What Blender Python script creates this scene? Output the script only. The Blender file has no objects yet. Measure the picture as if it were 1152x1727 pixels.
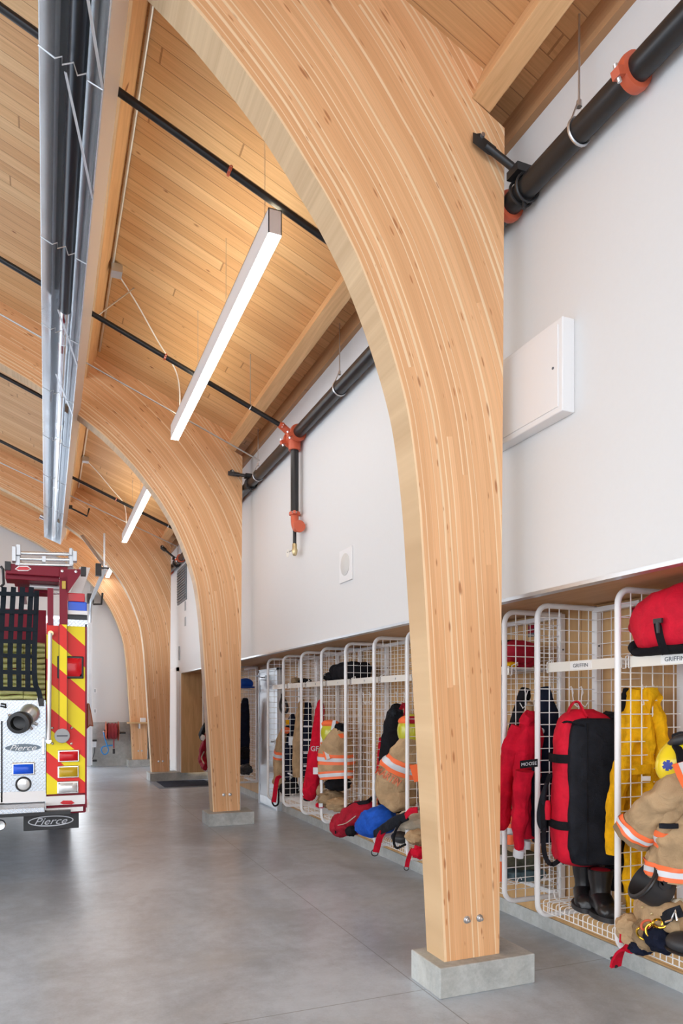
import bpy, math, random
from mathutils import Vector, Matrix, noise
SC = bpy.context.scene
COL = SC.collection
random.seed(7)
PI = math.pi

# ------------------------------------------------------------------ camera
FPX, YAW, U0, VH, CAMZ = 1213.0, 0.3903, 576.0, 1186.0, 1.55
cd = bpy.data.cameras.new('camera')
cam = bpy.data.objects.new('camera', cd)
COL.objects.link(cam)
cd.sensor_fit = 'HORIZONTAL'
cd.sensor_width = 36.0
cd.lens = 36.0 * FPX / 1152.0
cd.shift_y = (VH - 863.5) / 1152.0
cd.clip_start = 0.05
cd.clip_end = 300
cam.location = (0, 0, CAMZ)
cam.rotation_euler = (PI / 2, 0, -YAW)
SC.camera = cam

# surveying: where the sight line of a measured point meets a known plane of the building
_s, _c = math.sin(YAW), math.cos(YAW)
def _ray(u, v):
    a = (u - U0) / FPX
    return Vector((_s + a * _c, _c - a * _s, (VH - v) / FPX))
def PX(u, v, X):
    r = _ray(u, v); return r * (X / r.x) + Vector((0, 0, CAMZ))
def PY(u, v, Y):
    r = _ray(u, v); return r * (Y / r.y) + Vector((0, 0, CAMZ))
def PZ(u, v, Z):
    r = _ray(u, v); return r * ((Z - CAMZ) / r.z) + Vector((0, 0, CAMZ))

# ------------------------------------------------------------------ mesh builder
class MB:
    def __init__(s):
        s.v = []; s.f = []; s.m = []; s.uv = {}
    def add(s, vs, fs, mi=0):
        o = len(s.v)
        s.v += [Vector(p) for p in vs]
        s.f += [tuple(i + o for i in f) for f in fs]
        s.m += [mi] * len(fs)
        return s
    def box(s, x0, y0, z0, x1, y1, z1, mi=0):
        x0, x1 = min(x0, x1), max(x0, x1); y0, y1 = min(y0, y1), max(y0, y1); z0, z1 = min(z0, z1), max(z0, z1)
        return s.add([(x0,y0,z0),(x1,y0,z0),(x1,y1,z0),(x0,y1,z0),(x0,y0,z1),(x1,y0,z1),(x1,y1,z1),(x0,y1,z1)],
                     [(0,3,2,1),(4,5,6,7),(0,1,5,4),(1,2,6,5),(2,3,7,6),(3,0,4,7)], mi)
    def obox(s, c, ax, ay, az, mi=0):
        c, ax, ay, az = Vector(c), Vector(ax), Vector(ay), Vector(az)
        vs = [c + i*ax + j*ay + k*az for k in (-1,1) for (i,j) in ((-1,-1),(1,-1),(1,1),(-1,1))]
        fs = [(0,3,2,1),(4,5,6,7),(0,1,5,4),(1,2,6,5),(2,3,7,6),(3,0,4,7)]
        if ax.cross(ay).dot(az) < 0: fs = [f[::-1] for f in fs]
        return s.add(vs, fs, mi)
    def bar(s, p, q, w, t, up=(0,0,1), mi=0):
        p, q = Vector(p), Vector(q); d = (q - p); l = d.length; d.normalize()
        up = Vector(up); sd = d.cross(up)
        if sd.length < 1e-5: sd = d.cross(Vector((1,0,0)))
        sd.normalize(); u2 = sd.cross(d).normalized()
        return s.obox((p + q) / 2, d * l / 2, sd * w / 2, u2 * t / 2, mi)
    def loft(s, rings, closed=True, cap=True, mi=0, loop=False):
        n = len(rings[0]); o = len(s.v)
        for r in rings: s.v += [Vector(p) for p in r]
        m = len(rings)
        for i in range(m if loop else m - 1):
            i2 = (i + 1) % m
            for j in range(n if closed else n - 1):
                k = (j + 1) % n
                s.f.append((o+i*n+j, o+i*n+k, o+i2*n+k, o+i2*n+j)); s.m.append(mi)
        if cap and closed and not loop:
            s.f.append(tuple(o + j for j in range(n))[::-1]); s.m.append(mi)
            s.f.append(tuple(o + (m-1)*n + j for j in range(n))); s.m.append(mi)
        return s
    def tube(s, pts, r, n=8, closed=False, cap=True, mi=0):
        pts = [Vector(p) for p in pts]; m = len(pts)
        if not isinstance(r, (list, tuple)): r = [r] * m
        rings = []; nv = None
        for i in range(m):
            if closed: t = pts[(i+1) % m] - pts[i-1]
            else: t = pts[min(i+1, m-1)] - pts[max(i-1, 0)]
            if t.length < 1e-9: t = Vector((0,0,1))
            t.normalize()
            if nv is None:
                a = Vector((0,0,1)) if abs(t.z) < 0.9 else Vector((1,0,0))
                nv = t.cross(a).normalized()
            else:
                nv = (nv - t * nv.dot(t))
                nv = nv.normalized() if nv.length > 1e-6 else t.orthogonal().normalized()
            b = t.cross(nv)
            rings.append([pts[i] + r[i] * (math.cos(2*PI*k/n) * nv + math.sin(2*PI*k/n) * b) for k in range(n)])
        return s.loft(rings, True, cap, mi, loop=closed)
    def cyl(s, p, q, r, n=16, mi=0):
        return s.tube([p, q], r, n, mi=mi)
    def lathe(s, c, axis, prof, n=24, mi=0):
        c, a = Vector(c), Vector(axis).normalized(); x = a.orthogonal().normalized(); y = a.cross(x)
        rings = [[c + a*h + max(r, 1e-4)*(math.cos(2*PI*k/n)*x + math.sin(2*PI*k/n)*y) for k in range(n)] for r, h in prof]
        return s.loft(rings, True, True, mi)
    def prism(s, poly, vec, mi=0):
        poly = [Vector(p) for p in poly]; v = Vector(vec); n = len(poly); o = len(s.v)
        nrm = Vector((0,0,0))
        for i in range(n): nrm += poly[i].cross(poly[(i+1) % n])
        if nrm.dot(v) > 0: poly = poly[::-1]
        s.v += poly + [p + v for p in poly]
        s.f.append(tuple(range(o, o+n))); s.f.append(tuple(range(o+n, o+2*n))[::-1])
        for i in range(n):
            k = (i+1) % n; s.f.append((o+k, o+i, o+n+i, o+n+k))
        s.m += [mi] * (n + 2)
        return s
    def ell(s, c, rx, ry, rz, nu=20, nv=12, mi=0, z0=-1.0, z1=1.0):
        rings = []
        a0, a1 = math.asin(max(-1, z0)), math.asin(min(1, z1))
        for i in range(nv + 1):
            t = a0 + (a1 - a0) * i / nv
            cr = max(math.cos(t), 1e-3)
            rings.append([(c[0] + rx*cr*math.cos(2*PI*k/nu), c[1] + ry*cr*math.sin(2*PI*k/nu), c[2] + rz*math.sin(t)) for k in range(nu)])
        return s.loft(rings)
    def xf(s, fn):
        s.v = [Vector(fn(p)) for p in s.v]; return s

def root_loc(o):
    while o.parent is not None: o = o.parent
    return o.location

def mkobj(name, mb, mats, origin, smooth=True, bevel=0.0, sub=0, ang=40):
    me = bpy.data.meshes.new(name)
    o0 = Vector(origin)
    me.from_pydata([tuple(p - o0) for p in mb.v], [], mb.f)
    if not isinstance(mats, (list, tuple)): mats = [mats]
    for m in mats: me.materials.append(m)
    if len(mats) > 1: me.polygons.foreach_set('material_index', mb.m)
    if mb.uv:
        ul = me.uv_layers.new(name='UVMap')
        for li, l in enumerate(me.loops): ul.data[li].uv = mb.uv.get(l.vertex_index, (0, 0))
    me.update()
    if smooth:
        me.polygons.foreach_set('use_smooth', [True] * len(me.polygons))
        me.set_sharp_from_angle(angle=math.radians(ang))
    ob = bpy.data.objects.new(name, me)
    COL.objects.link(ob)
    if bevel:
        b = ob.modifiers.new('bevel', 'BEVEL'); b.width = bevel; b.segments = 2; b.limit_method = 'ANGLE'
    if sub:
        q = ob.modifiers.new('sub', 'SUBSURF'); q.levels = sub; q.render_levels = sub
    return ob

def thing(name, label, cat, loc=(0,0,0), group=None):
    o = bpy.data.objects.new(name, None); COL.objects.link(o)
    o.location = loc; o.empty_display_size = 0.1
    o['label'] = label; o['category'] = cat
    if group: o['group'] = group
    return o
def part(name, mb, mat, parent, label=None, **kw):
    o = mkobj(name, mb, mat, root_loc(parent), **kw)
    o.parent = parent
    if label: o['label'] = label
    return o
def solo(name, label, cat, mb, mat, loc=None, group=None, **kw):
    if loc is None:
        zs = min(p.z for p in mb.v); n = len(mb.v)
        loc = (sum(p.x for p in mb.v)/n, sum(p.y for p in mb.v)/n, zs)
    o = mkobj(name, mb, mat, loc, **kw); o.location = loc
    o['label'] = label; o['category'] = cat
    if group: o['group'] = group
    return o
def struct(name, mb, mat, label, cat, **kw):
    o = mkobj(name, mb, mat, (0,0,0), **kw); o['kind'] = 'structure'; o['label'] = label; o['category'] = cat
    return o
def dup(o, delta, label=None, parent=None):
    c = o.copy(); COL.objects.link(c)
    if parent is None:
        c.location = o.location + Vector(delta)
        if label: c['label'] = label
    else: c.parent = parent
    for ch in o.children: dup(ch, delta, None, c)
    return c

def spline(pts, n):
    pts = [Vector(p) for p in pts]; out = []
    P = [pts[0]*2 - pts[1]] + pts + [pts[-1]*2 - pts[-2]]
    L = len(pts) - 1
    for i in range(n + 1):
        t = L * i / n; k = min(int(t), L - 1); f = t - k
        a, b, c, d = P[k], P[k+1], P[k+2], P[k+3]
        out.append(0.5*((2*b) + (c-a)*f + (2*a-5*b+4*c-d)*f*f + (3*b-a-3*c+d)*f**3))
    return out
def vspl(vals, n):
    return [p.x for p in spline([(v, 0, 0) for v in vals], n)]

def cloth(path, A, B, ref=(0,1,0), n=36, m=28, folds=5, famp=0.10, namp=0.012, nfreq=9.0, seed=0, power=2.0, cap=True, mb=None, grow=0.0, t0=0.0, t1=1.0, flat=None):
    """a cloth shape round a path: half widths A (along ref) and B (across), with folds that run along it and creases"""
    mb = mb or MB()
    pp = spline(path, m); aa = vspl(A, m); bb = vspl(B, m)
    i0, i1 = t0*m, t1*m
    steps = max(2, int(round(i1 - i0)) if (t0, t1) == (0.0, 1.0) else max(3, int((i1-i0)*2)))
    rings = []
    ref = Vector(ref).normalized()
    for q in range(steps + 1):
        x = i0 + (i1 - i0)*q/steps
        k = min(int(x), m - 1); fr = x - k
        c = pp[k].lerp(pp[k+1], fr); a = aa[k] + (aa[k+1]-aa[k])*fr; b = bb[k] + (bb[k+1]-bb[k])*fr
        t = (pp[k+1] - pp[k]).normalized()
        e1 = (ref - t*ref.dot(t))
        e1 = e1.normalized() if e1.length > 1e-4 else t.orthogonal().normalized()
        e2 = t.cross(e1)
        ring = []
        s = x/m
        for j in range(n):
            th = 2*PI*j/n
            ct, st = math.cos(th), math.sin(th)
            px = math.copysign(abs(ct)**(2/power), ct); py = math.copysign(abs(st)**(2/power), st)
            fo = 1 + famp*math.sin(folds*th + seed*1.7 + 1.3*math.sin(3*s + seed)) * (0.35 + 0.65*s) + 0.5*famp*math.sin((folds*2+1)*th + seed*3.1 + 2*s)
            p = c + e1*(a+grow)*px*fo + e2*(b+grow)*py*fo
            d = noise.noise(p*nfreq + Vector((seed*3.3, seed, 0)))*namp + noise.noise(p*nfreq*2.7 + Vector((0, seed, 5)))*namp*0.5
            p = p + (e1*px + e2*py)*d
            ring.append(p)
        rings.append(ring)
    mb.loft(rings, True, cap)
    return mb

def lump(c, r, seed=0, amp=0.2, freq=2.2, nu=28, nv=18, rot=0.0, zmin=None, power=2.3):
    """a soft lump of cloth"""
    mb = MB(); rings = []
    cr, sr = math.cos(rot), math.sin(rot)
    for i in range(nv + 1):
        t = -PI/2 + PI*i/nv; ring = []
        for k in range(nu):
            a = 2*PI*k/nu
            d = Vector((math.cos(t)*math.cos(a), math.cos(t)*math.sin(a), math.sin(t)))
            q = Vector([math.copysign(abs(w)**(2/power), w) for w in d])
            f = 1 + amp*noise.noise(d*freq + Vector((seed, seed*2.1, 0))) + amp*0.5*noise.noise(d*freq*2.6 + Vector((0, seed, seed)))
            p = Vector((q.x*r[0]*f, q.y*r[1]*f, q.z*r[2]*f))
            p = Vector((p.x*cr - p.y*sr, p.x*sr + p.y*cr, p.z)) + Vector(c)
            if zmin is not None and p.z < zmin: p.z = zmin
            ring.append(p)
        rings.append(ring)
    return mb.loft(rings)

def ribbon(pts, w, t, side, n=None, mb=None):
    """a flat strap along points; side = direction of its width (one vector or one per point)"""
    mb = mb or MB(); pts = [Vector(p) for p in pts]
    if n: pts = spline(pts, n)
    rings = []
    for i, p in enumerate(pts):
        d = (pts[min(i+1, len(pts)-1)] - pts[max(i-1, 0)]).normalized()
        sd = Vector(side); sd = (sd - d*sd.dot(d))
        sd = sd.normalized() if sd.length > 1e-5 else d.orthogonal().normalized()
        nn = d.cross(sd)
        rings.append([p + sd*w/2 + nn*t/2, p - sd*w/2 + nn*t/2, p - sd*w/2 - nn*t/2, p + sd*w/2 - nn*t/2])
    return mb.loft(rings)

_fc = {}
def text_mb(txt, center, right, up, height, depth=0.002, shear=0.0, squeeze=1.0, bold=0.0):
    cu = bpy.data.curves.new('lettering', 'FONT'); cu.body = txt; cu.align_x = 'CENTER'; cu.align_y = 'CENTER'
    cu.shear = shear; cu.offset = bold; cu.extrude = 0.5; cu.resolution_u = 3
    ob = bpy.data.objects.new('lettering', cu); COL.objects.link(ob)
    bpy.context.view_layer.update()
    dg = bpy.context.evaluated_depsgraph_get()
    me = bpy.data.meshes.new_from_object(ob.evaluated_get(dg))
    R, U = Vector(right).normalized(), Vector(up).normalized(); N = R.cross(U)
    ys = [v.co.y for v in me.vertices]; xs = [v.co.x for v in me.vertices]
    cy = (max(ys) + min(ys))/2; cx = (max(xs)+min(xs))/2; k = height/max(1e-6, max(ys) - min(ys))
    mb = MB()
    mb.add([Vector(center) + R*(v.co.x-cx)*k*squeeze + U*(v.co.y-cy)*k + N*(v.co.z*depth) for v in me.vertices], [tuple(p.vertices) for p in me.polygons])
    bpy.data.objects.remove(ob); bpy.data.curves.remove(cu); bpy.data.meshes.remove(me)
    return mb

from mathutils.bvhtree import BVHTree
def drape(mb, base, direction, lift=0.003, fallback=0.0):
    """lay a flat shape on the surface of another mesh, along a direction"""
    bv = BVHTree.FromPolygons([tuple(v) for v in base.v], base.f)
    d = Vector(direction).normalized(); ds = []
    hits = []
    for v in mb.v:
        h = bv.ray_cast(v - d*0.5, d)
        hits.append(None if h[0] is None else (h[0] - v).dot(d))
    good = [h for h in hits if h is not None]; av = sum(good)/len(good) if good else fallback
    thick = [0.0]*len(mb.v)
    mb.v = [v + d*((h if h is not None else av) - lift) for v, h in zip(mb.v, hits)]
    return mb
# ------------------------------------------------------------------ materials
def _new(name):
    m = bpy.data.materials.new(name); m.use_nodes = True
    nt = m.node_tree; b = nt.nodes.get('Principled BSDF')
    return m, nt, b
class NT:
    """short hand for wiring nodes"""
    def __init__(s, nt): s.nt = nt
    def put(s, sock, x):
        if hasattr(x, 'is_output') or isinstance(x, bpy.types.NodeSocket): s.nt.links.new(x, sock)
        elif isinstance(x, (tuple, list)) and len(x) == 3 and sock.type == 'RGBA': sock.default_value = (*x, 1)
        else: sock.default_value = x
    def math(s, op, a, b=None, c=None, clamp=False):
        n = s.nt.nodes.new('ShaderNodeMath'); n.operation = op; n.use_clamp = clamp
        s.put(n.inputs[0], a)
        if b is not None: s.put(n.inputs[1], b)
        if c is not None: s.put(n.inputs[2], c)
        return n.outputs[0]
    def mix(s, f, a, b, mode='MIX'):
        n = s.nt.nodes.new('ShaderNodeMix'); n.data_type = 'RGBA'; n.blend_type = mode
        s.put(n.inputs[0], f); s.put(n.inputs[6], a); s.put(n.inputs[7], b)
        return n.outputs[2]
    def xyz(s, x, y, z=0.0):
        n = s.nt.nodes.new('ShaderNodeCombineXYZ')
        for i, w in enumerate((x, y, z)): s.put(n.inputs[i], w)
        return n.outputs[0]
    def sep(s, v):
        n = s.nt.nodes.new('ShaderNodeSeparateXYZ'); s.put(n.inputs[0], v); return n.outputs
    def coord(s, kind='Object'):
        return s.nt.nodes.new('ShaderNodeTexCoord').outputs[kind]
    def noise(s, v, scale=1.0, detail=3.0, rough=0.5, dist=0.0, out=0):
        n = s.nt.nodes.new('ShaderNodeTexNoise'); s.put(n.inputs['Vector'], v)
        n.inputs['Scale'].default_value = scale; n.inputs['Detail'].default_value = detail
        n.inputs['Roughness'].default_value = rough; n.inputs['Distortion'].default_value = dist
        return n.outputs[out]
    def vor(s, v, scale=1.0, rand=1.0):
        n = s.nt.nodes.new('ShaderNodeTexVoronoi'); s.put(n.inputs['Vector'], v)
        n.inputs['Scale'].default_value = scale; n.inputs['Randomness'].default_value = rand
        return n.outputs
    def white(s, v):
        n = s.nt.nodes.new('ShaderNodeTexWhiteNoise'); n.noise_dimensions = '3D'; s.put(n.inputs['Vector'], v); return n.outputs[0]
    def ramp(s, f, stops, interp='LINEAR'):
        n = s.nt.nodes.new('ShaderNodeValToRGB'); n.color_ramp.interpolation = interp
        e = n.color_ramp.elements
        while len(e) < len(stops): e.new(0.5)
        for i, (p, c) in enumerate(stops):
            e[i].position = p; e[i].color = (*c, 1) if len(c) == 3 else c
        s.put(n.inputs[0], f); return n.outputs[0]
    def bump(s, h, strength=0.3, dist=0.01):
        n = s.nt.nodes.new('ShaderNodeBump'); n.inputs['Strength'].default_value = strength; n.inputs['Distance'].default_value = dist
        s.put(n.inputs['Height'], h); return n.outputs[0]
    def sstep(s, x, a, b):
        n = s.nt.nodes.new('ShaderNodeMapRange'); n.interpolation_type = 'SMOOTHSTEP'
        s.put(n.inputs[0], x); n.inputs[1].default_value = a; n.inputs[2].default_value = b
        return n.outputs[0]

def plain(name, col, rough=0.5, metal=0.0, bump=0.0, bscale=40.0, var=0.0, spec=0.5, coat=0.0, trans=0.0):
    m, nt, b = _new(name); k = NT(nt)
    b.inputs['Roughness'].default_value = rough; b.inputs['Metallic'].default_value = metal
    b.inputs['Specular IOR Level'].default_value = spec; b.inputs['Coat Weight'].default_value = coat
    b.inputs['Transmission Weight'].default_value = trans
    co = k.coord()
    nz = k.noise(co, bscale*0.25 if var else bscale, 4, 0.6)
    lo = tuple(c*(1-var) for c in col); hi = tuple(min(1, c*(1+var*0.6)) for c in col)
    nt.links.new(k.mix(nz, lo, hi), b.inputs['Base Color'])
    if bump:
        nt.links.new(k.bump(k.noise(co, bscale, 5, 0.65), bump, 0.01), b.inputs['Normal'])
    return m

def glulam(name, lam=0.036, uvs=True, tone=1.0):
    m, nt, b = _new(name); k = NT(nt)
    u, v, _ = k.sep(k.coord('UV'))
    a = k.math('DIVIDE', v, lam); li = k.math('FLOOR', a); fr = k.math('FRACT', a)
    r1 = k.white(k.xyz(li, 3.7, 1.1))
    sg = k.math('FLOOR', k.math('ADD', k.math('MULTIPLY', u, 0.16), k.math('MULTIPLY', r1, 9.0)))
    r2 = k.white(k.xyz(li, sg, 5.3)); r3 = k.white(k.xyz(li, sg, 9.9))
    base = k.ramp(r2, [(0.0, (0.74,0.40,0.195)), (0.5, (0.80,0.45,0.225)), (1.0, (0.84,0.49,0.255))])
    # pale sapwood along one edge of many laminations
    wob = k.noise(k.xyz(k.math('MULTIPLY', u, 1.7), li, r2), 1.0, 2, 0.5)
    wd = k.math('MULTIPLY', k.math('MULTIPLY', k.math('SUBTRACT', r3, 0.30, clamp=True), 0.75), k.math('ADD', wob, 0.45))
    sap = k.math('SUBTRACT', 1.0, k.sstep(k.math('SUBTRACT', fr, wd), -0.10, 0.05))
    c = k.mix(k.math('MULTIPLY', sap, 0.85), base, (0.93,0.70,0.45))
    g = k.noise(k.xyz(k.math('MULTIPLY', u, 1.1), k.math('MULTIPLY', v, 70.0), r2), 1.0, 4, 0.6, 0.6)
    g2 = k.noise(k.xyz(k.math('MULTIPLY', u, 3.5), k.math('MULTIPLY', v, 300.0), 0.0), 1.0, 2, 0.5)
    gm = k.math('ADD', k.math('MULTIPLY', g, 0.34), k.math('MULTIPLY', g2, 0.20))
    gm = k.math('ADD', gm, 0.73)
    c = k.mix(1.0, c, k.xyz(gm, k.math('POWER', gm, 1.2), k.math('POWER', gm, 1.4)), 'MULTIPLY')
    # knots and flecks
    for su, sv, thr, sz, col in ((5.5, 24.0, 0.55, 0.40, (0.42,0.16,0.06)), (9.0, 44.0, 0.62, 0.5, (0.50,0.20,0.075))):
        vo = k.vor(k.xyz(k.math('MULTIPLY', u, su), k.math('MULTIPLY', v, sv), 0.0), 1.0)
        pres = k.sep(vo[1])
        size = k.math('MULTIPLY', k.math('SUBTRACT', pres[0], thr, clamp=True), sz)
        soft = k.math('SUBTRACT', 1.0, k.sstep(k.math('SUBTRACT', vo[0], size), -0.05, 0.09))
        c = k.mix(k.math('MULTIPLY', k.math('MULTIPLY', soft, 0.85), k.math('GREATER_THAN', size, 0.03)), c, col)
    ln = k.math('LESS_THAN', k.math('MINIMUM', fr, k.math('SUBTRACT', 1.0, fr)), 0.02)
    c = k.mix(k.math('MULTIPLY', ln, 0.4), c, (0.40,0.18,0.07))
    nt.links.new(c, b.inputs['Base Color'])
    b.inputs['Roughness'].default_value = 0.42; b.inputs['Specular IOR Level'].default_value = 0.35
    return m

def boards(name, width, along=0, across=1, blen=2.4, cols=None, groove=0.0, knots=True, grain=1.0, rough=0.5, slope=1.0):
    """boards that run along one object axis"""
    m, nt, b = _new(name); k = NT(nt)
    s3 = k.sep(k.coord()); u = s3[along]; v = s3[across]
    if slope != 1.0: u = k.math('MULTIPLY', u, slope)
    a = k.math('DIVIDE', v, width); li = k.math('FLOOR', a); fr = k.math('FRACT', a)
    r1 = k.white(k.xyz(li, 1.7, 8.1))
    ul = k.math('ADD', k.math('DIVIDE', u, blen), k.math('MULTIPLY', r1, 13.0))
    sg = k.math('FLOOR', ul); uf = k.math('FRACT', ul)
    r2 = k.white(k.xyz(li, sg, 2.9))
    cols = cols or [(0.60,0.30,0.125), (0.68,0.36,0.155), (0.74,0.42,0.19), (0.78,0.48,0.24)]
    base = k.ramp(r2, [(i/(len(cols)-1), c) for i, c in enumerate(cols)])
    off = k.math('MULTIPLY', r2, 31.0)
    g = k.noise(k.xyz(k.math('ADD', k.math('MULTIPLY', u, 0.9), off), k.math('MULTIPLY', v, 26.0*grain), off), 1.0, 4, 0.6, 1.2)
    g2 = k.noise(k.xyz(k.math('MULTIPLY', u, 3.0), k.math('MULTIPLY', v, 150.0*grain), off), 1.0, 2, 0.5)
    gm = k.math('ADD', k.math('ADD', k.math('MULTIPLY', g, 0.55), k.math('MULTIPLY', g2, 0.2)), 0.62)
    c = k.mix(1.0, base, k.xyz(gm, k.math('POWER', gm, 1.3), k.math('POWER', gm, 1.6)), 'MULTIPLY')
    if knots:
        vo = k.vor(k.xyz(k.math('MULTIPLY', u, 4.0), k.math('MULTIPLY', v, 7.8), 0.0), 1.0)
        pres = k.sep(vo[1])
        size = k.math('MULTIPLY', k.math('SUBTRACT', pres[0], 0.5, clamp=True), 0.17)
        soft = k.math('SUBTRACT', 1.0, k.sstep(k.math('SUBTRACT', vo[0], size), -0.03, 0.08))
        c = k.mix(k.math('MULTIPLY', soft, k.math('GREATER_THAN', size, 0.012)), c, (0.27,0.09,0.03))
    if groove:
        e = k.math('MINIMUM', fr, k.math('SUBTRACT', 1.0, fr))
        ln = k.math('SUBTRACT', 1.0, k.sstep(e, groove*0.4, groove))
        ej = k.math('LESS_THAN', k.math('MINIMUM', uf, k.math('SUBTRACT', 1.0, uf)), 0.0012)
        ln = k.math('MAXIMUM', ln, ej)
        c = k.mix(k.math('MULTIPLY', ln, 0.55), c, (0.22,0.085,0.03))
        nt.links.new(k.bump(k.math('SUBTRACT', 1.0, ln), 0.5, 0.006), b.inputs['Normal'])
    nt.links.new(c, b.inputs['Base Color'])
    b.inputs['Roughness'].default_value = rough; b.inputs['Specular IOR Level'].default_value = 0.3
    return m

def concrete(name, col, rough=0.5, scale=1.0, joints=None, spec=0.5, contrast=0.3, bump=0.12):
    m, nt, b = _new(name); k = NT(nt)
    co = k.coord()
    n1 = k.noise(co, 0.9*scale, 6, 0.62, 0.8); n2 = k.noise(co, 9*scale, 5, 0.7); n3 = k.noise(co, 70*scale, 3, 0.6)
    f = k.math('ADD', k.math('ADD', k.math('MULTIPLY', n1, 0.6), k.math('MULTIPLY', n2, 0.28)), k.math('MULTIPLY', n3, 0.12))
    lo = tuple(c*(1-contrast) for c in col); hi = tuple(min(1, c*(1+contrast*0.75)) for c in col)
    c = k.mix(k.sstep(f, 0.32, 0.68), lo, hi)
    warm = k.noise(k.xyz(*[k.math('ADD', o, 13.0) for o in k.sep(co)[:2]], 0.0), 1.4*scale, 4, 0.6)
    c = k.mix(k.math('MULTIPLY', k.sstep(warm, 0.5, 0.75), 0.35), c, (col[0]*1.08, col[1]*0.98, col[2]*0.86))
    sp = k.vor(co, 22*scale); c = k.mix(k.math('MULTIPLY', k.math('LESS_THAN', sp[0], 0.05), 0.45), c, tuple(x*0.4 for x in col))
    if joints:
        s3 = k.sep(co); ln = None
        for ax, pos, w in joints:
            d = k.math('LESS_THAN', k.math('ABSOLUTE', k.math('SUBTRACT', s3[ax], pos)), w)
            ln = d if ln is None else k.math('MAXIMUM', ln, d)
        c = k.mix(k.math('MULTIPLY', ln, 0.6), c, tuple(x*0.25 for x in col))
    nt.links.new(c, b.inputs['Base Color'])
    rr = k.math('ADD', rough - 0.03, k.math('MULTIPLY', n1, 0.06)); nt.links.new(rr, b.inputs['Roughness'])
    b.inputs['Specular IOR Level'].default_value = spec
    nt.links.new(k.bump(f, bump, 0.01), b.inputs['Normal'])
    return m

def emit(name, col, strength):
    m, nt, b = _new(name); k = NT(nt)
    b.inputs['Emission Color'].default_value = (*col, 1); b.inputs['Emission Strength'].default_value = strength
    b.inputs['Base Color'].default_value = (0.9, 0.9, 0.9, 1)
    return m

def fabric(name, col, var=0.22, scale=9.0, rough=0.85, bump=0.35):
    m, nt, b = _new(name); k = NT(nt); co = k.coord()
    n = k.noise(co, scale, 5, 0.6, 0.5); w = k.noise(co, 320.0, 2, 0.5)
    lo = tuple(c*(1-var) for c in col); hi = tuple(min(1, c*(1+var*0.7)) for c in col)
    nt.links.new(k.mix(k.sstep(n, 0.3, 0.7), lo, hi), b.inputs['Base Color'])
    nt.links.new(k.bump(k.math('ADD', k.math('MULTIPLY', n, 1.0), k.math('MULTIPLY', w, 0.12)), bump*1.3, 0.045), b.inputs['Normal'])
    b.inputs['Roughness'].default_value = rough; b.inputs['Specular IOR Level'].default_value = 0.12
    return m

def treadplate(name):
    m, nt, b = _new(name); k = NT(nt); s3 = k.sep(k.coord())
    h = k.math('ADD', s3[1], s3[2])       # works on upright and on lying faces
    def lugs(sg, ox):
        p = k.math('MULTIPLY', k.math('ADD', s3[0], k.math('MULTIPLY', h, sg)), 30.0)
        q = k.math('MULTIPLY', k.math('SUBTRACT', h, k.math('MULTIPLY', s3[0], sg)), 30.0)
        p = k.math('ADD', p, ox)
        fp = k.math('SUBTRACT', k.math('FRACT', p), 0.5); fq = k.math('SUBTRACT', k.math('FRACT', q), 0.5)
        e = k.math('ADD', k.math('POWER', k.math('MULTIPLY', fp, 2.3), 2.0), k.math('POWER', k.math('MULTIPLY', fq, 6.5), 2.0))
        return k.math('SUBTRACT', 1.0, k.sstep(e, 0.4, 1.0))
    l = k.math('MAXIMUM', lugs(1.0, 0.0), lugs(-1.0, 0.5))
    nt.links.new(k.bump(l, 0.9, 0.006), b.inputs['Normal'])
    nt.links.new(k.mix(l, (0.50,0.54,0.60), (0.80,0.82,0.85)), b.inputs['Base Color'])
    b.inputs['Metallic'].default_value = 0.75; b.inputs['Roughness'].default_value = 0.3
    return m

def chevron(name):
    m, nt, b = _new(name); k = NT(nt); s3 = k.sep(k.coord())
    p = k.math('DIVIDE', k.math('ADD', s3[2], k.math('MULTIPLY', s3[0], 0.907)), CHEV_P)
    f = k.math('FRACT', k.math('ADD', p, CHEV_O))
    c = k.mix(k.math('LESS_THAN', f, 0.47), (0.95,0.78,0.02), (0.80,0.035,0.03))
    nt.links.new(c, b.inputs['Base Color'])
    b.inputs['Roughness'].default_value = 0.45; b.inputs['Specular IOR Level'].default_value = 0.3
    return m
CHEV_P, CHEV_O = 0.41, 0.757

M = {}
M['glulam'] = glulam('glulam_edge')
M['glulam_face'] = boards('glulam_face', 5.0, along=2, across=0, blen=2.3, cols=[(0.66,0.45,0.255), (0.68,0.47,0.27)], grain=0.6)
M['deck'] = boards('roof_deck_boards', 0.128, along=0, across=1, blen=5.2, groove=0.03, grain=1.3, slope=1.083, cols=[(0.66,0.375,0.175), (0.71,0.42,0.20), (0.75,0.46,0.225), (0.78,0.51,0.265)])
M['beam_wood'] = boards('sawn_beam_wood', 0.5, along=1, across=0, blen=9.0, cols=[(0.78,0.47,0.23), (0.82,0.52,0.27)], grain=0.7)
M['ledger'] = boards('ledger_wood', 0.5, along=1, across=2, blen=5.0, cols=[(0.46,0.25,0.12), (0.50,0.28,0.14)], grain=0.7)
M['soffit_wood'] = boards('soffit_plank_wood', 0.2, along=1, across=0, blen=5.0, cols=[(0.50,0.29,0.14), (0.58,0.35,0.18)], knots=False, grain=0.5)
M['plywood'] = boards('plywood', 1.22, along=2, across=1, blen=2.44, cols=[(0.52,0.315,0.14), (0.58,0.36,0.165)], knots=False, grain=0.25, groove=0.003)
M['plywood_x'] = boards('plywood_end', 1.22, along=2, across=0, blen=2.44, cols=[(0.60,0.38,0.18), (0.64,0.41,0.20)], knots=True, grain=0.3)
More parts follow.
